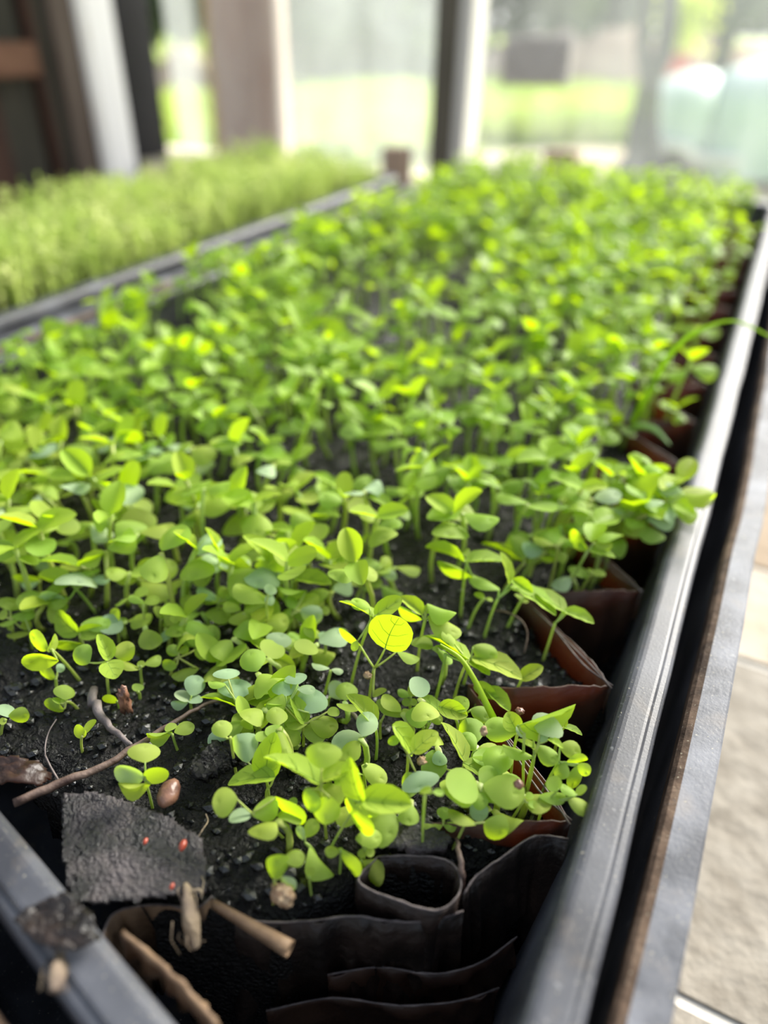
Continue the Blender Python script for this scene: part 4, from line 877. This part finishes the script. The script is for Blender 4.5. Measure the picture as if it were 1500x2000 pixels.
blob('seed_husk', 'orange-brown ragged husk standing in the soil right of the grey twig', 'husk', 243, 1368, 15, PEB, 1.0935, (.7, .7, 2.4), 6, .6)
blob('seed_husk', 'small brown husk stuck to the pale square-looking leaf', 'husk', 945, 1428, 9, HUSK, 1.1055, (.8, .8, 1.3), 8, .5)
blob('seed_husk', 'dark purple seed coat caught on the knotted tip by the corner', 'husk', 1013, 1532, 10, PEB, 1.102, (1, .9, .9), 9, .3)
blob('seed_husk', 'tiny pale husk left of the drooping seed leaf', 'husk', 824, 1486, 8, HUSK, 1.099, (1, 1, 1), 12, .6)
blob('seed_husk', 'tiny dark husk on the stem of the round-leaf seedling', 'husk', 718, 1319, 8, HUSK, 1.0985, (1.1, .9, .8), 14, .4)
blob('seed_husk', 'tiny brown husk beside the dusty long leaf', 'husk', 1015, 1389, 8, PEB, 1.099, (1.1, .9, .8), 17, .4)
# ------------------------------------------------------------------ grass blades and strap leaf
def blade(name, label, pts, wpx, m, cat='grass blade'):
    P = [hz(a, b, z) for (a, b, z) in pts]; o0 = P[0].copy(); Q = catmull(P, 8); n = len(Q); v = []; f = []
    ws = list(np.interp(np.linspace(0, 1, n), np.linspace(0, 1, len(wpx)), wpx))
    for i, q in enumerate(Q):
        px = (q-CP).dot(_f)/FPX; t = (Q[min(i+1, n-1)]-Q[max(i-1, 0)]).normalized(); s = t.cross(q-CP).normalized(); nn = s.cross(t)
        h_ = ws[i]*px*.5
        v += [q-o0-s*h_, q-o0+nn*h_*.35, q-o0+s*h_, q-o0+nn*(h_*.35-.0002)]
    for i in range(n-1):
        for k in range(4): f.append((i*4+k, i*4+(k+1) % 4, i*4+4+(k+1) % 4, i*4+4+k))
    return tag(obj(name, mkmesh(name, v, f, m), loc=o0), label, cat)
blade('strap_leaf', 'bright lime strap-like shoot slanting up to the left, right of centre', [(970, 1415, 1.098), (950, 1375, 1.103), (925, 1325, 1.107), (898, 1285, 1.1095), (860, 1258, 1.111)], [15, 13, 11, 9, 3], LEAFT, 'leaf')
blade('grass_blade', 'long lime grass blade arching over the right rail', [(1228, 838, 1.088), (1262, 775, 1.105), (1300, 705, 1.122), (1350, 655, 1.135), (1430, 627, 1.142), (1510, 660, 1.136)], [14, 15, 12, 10, 5, 4], LEAFT)
blade('grass_blade', 'short grey-green grass blade bending right below the arching one', [(1228, 842, 1.090), (1250, 832, 1.096), (1280, 840, 1.099), (1308, 868, 1.098)], [9, 13, 12, 2], LEAFD)
blade('grass_blade', 'thin upright grass blade standing among the left middle seedlings', [(555, 985, 1.088), (580, 890, 1.105), (605, 810, 1.120), (634, 718, 1.138)], [6, 5, 4, 1.5], LEAFT)
blade('grass_blade', 'fine upright shoot left of the round glowing leaf', [(668, 1160, 1.088), (670, 1120, 1.096), (666, 1062, 1.107)], [5, 6, 2], LEAFT)
# ------------------------------------------------------------------ things on the sill and at the window
def block(label, pl, pr, pt, z0, Y, dy, rot=0):
    a = hy(pl, pt, Y); b = hy(pr, pt, Y); wd = abs(b.x-a.x)
    t = thing('wood_block', label, 'block', ((a.x+b.x)/2, Y, z0)); t.rotation_euler = (0, rot, 0)
    obj('block', MB().box(-wd/2, wd/2, 0, dy, 0, a.z-z0, .002).mesh('block', BLOCK, False), t)
block('small tan wood block on the sill left of the dark window post', 745, 790, 287, 1.0305, 1.01, .03)
block('small tan wood block on the sill right of the dark window post', 1062, 1128, 293, 1.0305, 1.01, .03)
a = hy(985, 68, 1.078); b = hy(1104, 172, 1.078)
gp_ = thing('grey_board', 'square weathered grey board fixed to the right window pane', 'board', ((a.x+b.x)/2, 1.0865, b.z))
wd = b.x-a.x; hh = a.z-b.z; mb = MB(); nb = 1
for k in range(nb): obj('board', MB().box(-wd/2+.001*k, wd/2, 0.0004, .007+.0012*(k % 2), hh*k/nb+.0006, hh*(k+1)/nb-.0006, .0012).mesh('board', GPATCH, False), gp_)
gp_.rotation_euler = (0, radians(-2), 0)
a = hy(403, 0, 1.092); b = hy(545, 0, 1.092)
pk = thing('leaning_board', 'wide rough brown board standing outside the hazy window', 'board', ((a.x+b.x)/2, 1.0935, 0.1))
pk.location.y = 1.092
obj('board', MB().box(-(b.x-a.x)/2, (b.x-a.x)/2, 0, .018, 0, 2.0, .003).mesh('board', PLANK, False), pk)
obj('edge_strip', MB().box(-(b.x-a.x)/2-.0125, -(b.x-a.x)/2-.0005, .002, .025, 0, 2.0, .001).mesh('edge', YEL, False), pk)
# ------------------------------------------------------------------ outdoors
gv = []; gf = []; GN = 60
GZ = 0.10
def ground_z(x, y): return GZ + .12*fbm(x, y, 0, .12)*min(1, max(0, (y-4)/8)) + max(0, y-16)*.012
for j in range(GN+1):
    for i in range(GN+1):
        x = -40 + 60*i/GN; y = 1.2 + 75*(j/GN)**2; gv.append((x, y, ground_z(x, y)))
for j in range(GN):
    for i in range(GN): gf.append((j*(GN+1)+i, j*(GN+1)+i+1, (j+1)*(GN+1)+i+1, (j+1)*(GN+1)+i))
struct(obj('outdoor_ground', mkmesh('outdoor_ground', gv, gf, FIELD)))
# sandy strip, seen low through the right pane
def ground_patch(name, pts, m, label, cat, dz=.012):
    P = []
    for (u, v_) in pts:
        p = hz(u, v_, GZ+.03); P.append(p)
    c = sum(P, Vector())/len(P); v = []; f = []
    N = 24
    Q = catmull(P + [P[0]], 5)[:-1]; n = len(Q)
    v.append((c.x, c.y, ground_z(c.x, c.y)+dz+.02))
    for q in Q: v.append((q.x, q.y, ground_z(q.x, q.y)+dz))
    for q in Q: v.append((q.x, q.y, ground_z(q.x, q.y)-.05))
    for i in range(n): f.append((0, 1+i, 1+(i+1) % n)); f.append((1+i, 1+n+i, 1+n+(i+1) % n, 1+(i+1) % n))
    return struct(obj(name, mkmesh(name, v, f, m)))
ground_patch('sand_path', [(880, 302), (1000, 292), (1120, 288), (1260, 286), (1420, 292), (1560, 300), (1600, 370), (1100, 390), (860, 380)], SAND, '', '')
tb = MB(); rg_ = random.Random(9)
for i in range(9000):
    # clumps in the sector the window shows
    u = rg_.uniform(330, 1330); v_ = 60 + 250*rg_.random()**.7
    if u > 860 and v_ > 286: continue
    p = hz(u, v_, GZ)
    if p.y > 45 or p.y < 2: continue
    z = ground_z(p.x, p.y); h = rg_.uniform(.12, .3)*(1 + .4*noise.noise(Vector((p.x*.5, p.y*.5, 0)))); ww = .02 + p.y*.0022
    for k in range(3):
        az = rg_.uniform(0, pi); dx = Vector((cos(az), sin(az), 0))*ww; b0 = Vector((p.x + rg_.gauss(0, .1), p.y + rg_.gauss(0, .1), z-.01)); l_ = Vector((rg_.gauss(0, .12), rg_.gauss(0, .12), h))
        tb.add([b0-dx, b0+dx, b0+l_*.6+dx*.6+dx, b0+l_, b0+l_*.6-dx], [(0, 1, 2, 3, 4)])
tag(obj('tall_grass', tb.mesh('tall_grass', BLADE, False)), 'sunlit yellow-green meadow grass beyond the window', 'grass', kind='stuff')
# earth bank
def bank(name, u0, u1, vtop, vbot, D, m, label, hgt):
    a = hz(u0, vbot, GZ); d0 = ray(u0, vbot); d1 = ray(u1, vbot)
    def at(u, t_, z):   # point at horizontal distance
        d = ray(u, vbot); hl = sqrt(d.x**2+d.y**2); return Vector((d.x/hl*t_, d.y/hl*t_, z))
    v = []; f = []; n = 30
    for i in range(n+1):
        u = u0 + (u1-u0)*i/n; e_ = sin(pi*i/n)**.4
        for (dd, zz) in ((-1.2, -.1), (-.6, .35), (0, .8), (.8, 1), (2.5, .9), (4, -.1)):
            p = at(u, D+dd, 0); p.z = ground_z(p.x, p.y)-.05 + hgt*zz*e_*(1+.3*noise.noise(Vector((i*.5, dd, D)))); v.append(p)
    for i in range(n):
        for j in range(5): f.append((i*6+j, (i+1)*6+j, (i+1)*6+j+1, i*6+j+1))
    return struct(obj(name, mkmesh(name, v, f, m)))
bank('earth_bank', 880, 1560, 90, 150, 19, BANK, '', 1.1)
bank('earth_bank', 300, 420, 100, 150, 15, BANK, '', .8)
# trees
def place(u, D):
    d = ray(u, 60); hl = sqrt(d.x**2+d.y**2); p = Vector((d.x/hl*D, d.y/hl*D, 0)); p.z = ground_z(p.x, p.y); return p
def tree(label, u, D, Hh, R_, seed, m=CROWN, trunk=.14, low=.25, nl=4500, name='tree', cat='tree', group=None, leafs=.34):
    p = place(u, D); t = thing(name, label, cat, p, group); r_ = random.Random(seed)
    mb = MB(); mb.tube([(0, 0, -.1), (r_.gauss(0, .1), r_.gauss(0, .1), Hh*.35), (r_.gauss(0, .2), r_.gauss(0, .2), Hh*.8)], [trunk*1.3, trunk, trunk*.4], 8)
    for k in range(6):
        a = r_.uniform(0, 2*pi); z = Hh*r_.uniform(.3, .6); mb.tube([(0, 0, z), (cos(a)*R_*.4, sin(a)*R_*.4, z+Hh*.12), (cos(a)*R_*.75, sin(a)*R_*.75, z+Hh*.2)], [trunk*.5, trunk*.3, trunk*.1], 5)
    obj('trunk', mb.mesh('trunk', BARK), t)
    cb_ = MB(); lobes = [(Vector((r_.gauss(0, R_*.4), r_.gauss(0, R_*.4), Hh*r_.uniform(low+.12, .85))), R_*r_.uniform(.35, .6)) for _ in range(9)]
    for i in range(nl):
        c, rad = lobes[i % 9]; d = Vector((r_.gauss(0, 1), r_.gauss(0, 1), r_.gauss(0, 1))).normalized()*rad*r_.uniform(.5, 1)
        q = c + d; q.z = max(Hh*low, q.z); a = Vector((r_.gauss(0, 1), r_.gauss(0, 1), r_.gauss(0, 1))).normalized(); b = a.cross(d).normalized(); L = leafs*r_.uniform(.6, 1.3)
        cb_.add([q-a*L*.5, q+b*L*.3, q+a*L*.5, q-b*L*.3], [(0, 1, 2, 3)])
    o = obj('crown', cb_.mesh('crown', m, False), t); o['kind'] = 'stuff'
tree('hazy dark tree beyond the meadow seen in the left pane', 640, 17, 3.4, 2.0, 1, low=.0)
tree('pale distant tree at the left of the hazy pane', 350, 22, 3.6, 2.0, 2, low=.02)
tree('distant tree at the back behind the dark window post', 800, 30, 4.5, 3.0, 3, low=.0)
tree('grey-green distant tree right of the dark window post', 960, 26, 4.6, 3.0, 4, low=.0)
tree('bluish distant tree above the grey board', 1090, 30, 5, 3.4, 5, low=.0)
tree('grey-green tree left of the forked trunk', 1200, 23, 4.4, 2.6, 6, low=.05)
tree('dense dark tree crown hanging behind the mint car', 1425, 12, 3.2, 1.0, 7, low=.30, nl=4600, leafs=.2)
tree('distant tree behind the right edge of the window', 1560, 24, 4.2, 2.0, 8, low=.25)
# forked tree near the window
p = place(1262, 6.2); ft = thing('forked_tree', 'grey forked tree trunk outside, left of the mint car', 'tree', p)
def atp(u, v_, D=6.2):
    d = ray(u, v_); hl = sqrt(d.x**2+d.y**2); return CP + d*(D/hl) - p
zb = Vector((0, 0, -.1))
mb = MB(); mb.tube(catmull([atp(1262, 330)*Vector((1, 1, 0)).length*0 + Vector((-.04, 0, -.1)), atp(1250, 330), atp(1258, 240), atp(1268, 165)], 5), list(np.interp(range(16), [0, 3, 8, 12, 15], [.26, .2, .13, .10, .09])), 10)
obj('trunk', mb.mesh('trunk', BARK), ft)
obj('branch', MB().tube(catmull([atp(1268, 170), atp(1258, 120), atp(1257, 50), atp(1268, -60)], 5), .055, 8).mesh('branch', BARK), ft)
obj('branch', MB().tube(catmull([atp(1268, 170), atp(1292, 115), atp(1305, 50), atp(1310, -60)], 5), .07, 8).mesh('branch', BARK), ft)
cb_ = MB(); r_ = random.Random(31)
for i in range(900):
    q = atp(r_.uniform(1180, 1380), -150 - 300*r_.random()) + Vector((r_.gauss(0, .5), r_.gauss(0, .8), 0)); a = Vector((r_.gauss(0, 1), r_.gauss(0, 1), r_.gauss(0, 1))).normalized(); b = a.cross(Vector((.3, .2, 1))).normalized()
    cb_.add([q-a*.07, q+b*.04, q+a*.07, q-b*.04], [(0, 1, 2, 3)])
obj('crown', cb_.mesh('crown', CROWN, False), ft)['kind'] = 'stuff'
# old mint car, nose towards the left
CD = 7.5; cpz = place(1420, CD); car = thing('car', 'rounded pale mint car with a white bumper outside the right window', 'car', Vector((cpz.x, cpz.y, cpz.z)))
d_ = ray(1420, 200); rv = Vector((_r.x, _r.y, 0)).normalized(); fv_ = Vector((d_.x, d_.y, 0)).normalized()
mpp = CD/sqrt(d_.x**2+d_.y**2)
def cpnt(u, zz, dep): return rv*((u-1420)*mpp*1.0) + fv_*dep + Vector((0, 0, zz))
def zpx(v_): return CP.z + ray(1420, v_).z*mpp - cpz.z
def loft(secs, m, name, par, cap=True):
    v = []; f = []; k = len(secs[0])
    for s in secs: v += s
    for i in range(len(secs)-1):
        for j in range(k-1): f.append((i*k+j, (i+1)*k+j, (i+1)*k+j+1, i*k+j+1))
    if cap: f += [tuple(range(k)), tuple((len(secs)-1)*k+j for j in range(k-1, -1, -1))]
    return obj(name, mkmesh(name, v, f, m), par)
def section(u, ztop, zbot, half):   # rounded bonnet cross section, across depth
    out = []
    for j in range(15):
        a = pi*j/14; x = -cos(a)*half; z = zbot + (ztop-zbot)*(sin(a)**.55 if 0 < a < pi else 0)
        out.append(cpnt(u, z, x))
    return out
zt, zb_, zf = zpx(140), zpx(275), zpx(345)
loft([section(1302, zb_+.04, zb_, .35), section(1306, zt-.16, zb_-.02, .5), section(1325, zt-.05, zb_-.03, .58), section(1360, zt, zb_-.04, .62), section(1400, zt+.02, zb_-.06, .62), section(1432, zt-.02, zb_-.1, .6)], MINT, 'bonnet', car)
loft([section(1434, zt+.01, zb_-.2, .60), section(1470, zt+.07, zb_-.25, .64), section(1540, zt+.11, zb_-.25, .66), section(1700, zt+.12, zb_-.25, .66), section(1800, zt+.08, zb_-.25, .6)], MINT, 'body', car)
loft([section(1560, zt+.12, zt+.08, .5), section(1600, zt+.42, zt+.08, .48), section(1700, zt+.44, zt+.08, .48), section(1770, zt+.12, zt+.08, .5)], DGLASS, 'cabin_window', car)
obj('bumper', MB().tube(catmull([cpnt(1306, zb_+.02, .1), cpnt(1310, zb_+.01, -.45), cpnt(1345, zb_-.0, -.66), cpnt(1395, zb_-.02, -.68), cpnt(1430, zb_-.09, -.69), cpnt(1505, zb_-.10, -.69)], 6), .045, 8, flat=1).mesh('bumper', CHROME), car)
obj('chassis', MB().box(0, 0.01, 0, .01, 0, .01).mesh('x', TYRE), car) if False else None
for (u, dp) in ((1385, -.46), (1385, .46), (1690, -.46), (1690, .46)):
    c = cpnt(u, .21, dp); w_ = obj('wheel', MB().tube([c-fv_*.09, c-fv_*.088, c+fv_*.088, c+fv_*.09], [.15, .21, .21, .15], 24).mesh('wheel', TYRE, False), car)
v = [cpnt(1310, .2, -.45), cpnt(1310, .2, .45), cpnt(1790, .2, .45), cpnt(1790, .2, -.45), cpnt(1310, zb_, -.45), cpnt(1310, zb_, .45), cpnt(1790, zb_, .45), cpnt(1790, zb_, -.45)]
obj('underbody', mkmesh('underbody', v, [(0, 1, 2, 3), (4, 7, 6, 5), (0, 4, 5, 1), (1, 5, 6, 2), (2, 6, 7, 3), (3, 7, 4, 0)], TYRE, False), car)
# potted shrub behind the car
q = place(1336, 9.0); z1 = CP.z + ray(1336, 150).z*9.0/sqrt(ray(1336, 150).x**2+ray(1336, 150).y**2)
st = thing('potted_shrub', 'yellow-green shrub in a red pot beside the mint car', 'plant', q)
h0 = z1 - q.z
obj('stand', MB().tube([(0, 0, 0), (0, 0, h0)], .09, 8).mesh('stand', BARK), st)
obj('pot', MB().tube([(0, 0, h0), (0, 0, h0+.02), (0, 0, h0+.2)], [.08, .1, .14], 14).mesh('pot', REDPOT), st)
cb_ = MB(); r_ = random.Random(4)
for i in range(420):
    d = Vector((r_.gauss(0, .13), r_.gauss(0, .13), 0)); q2 = Vector((0, 0, h0+.2+r_.random()*.5)) + d; a = Vector((r_.gauss(0, 1), r_.gauss(0, 1), r_.gauss(0, 1))).normalized()*.05; b = a.cross(Vector((.1, .3, 1))).normalized()*.025
    cb_.add([q2-a, q2+b, q2+a, q2-b], [(0, 1, 2, 3)])
obj('foliage', cb_.mesh('foliage', SHRUB, False), st)['kind'] = 'stuff'
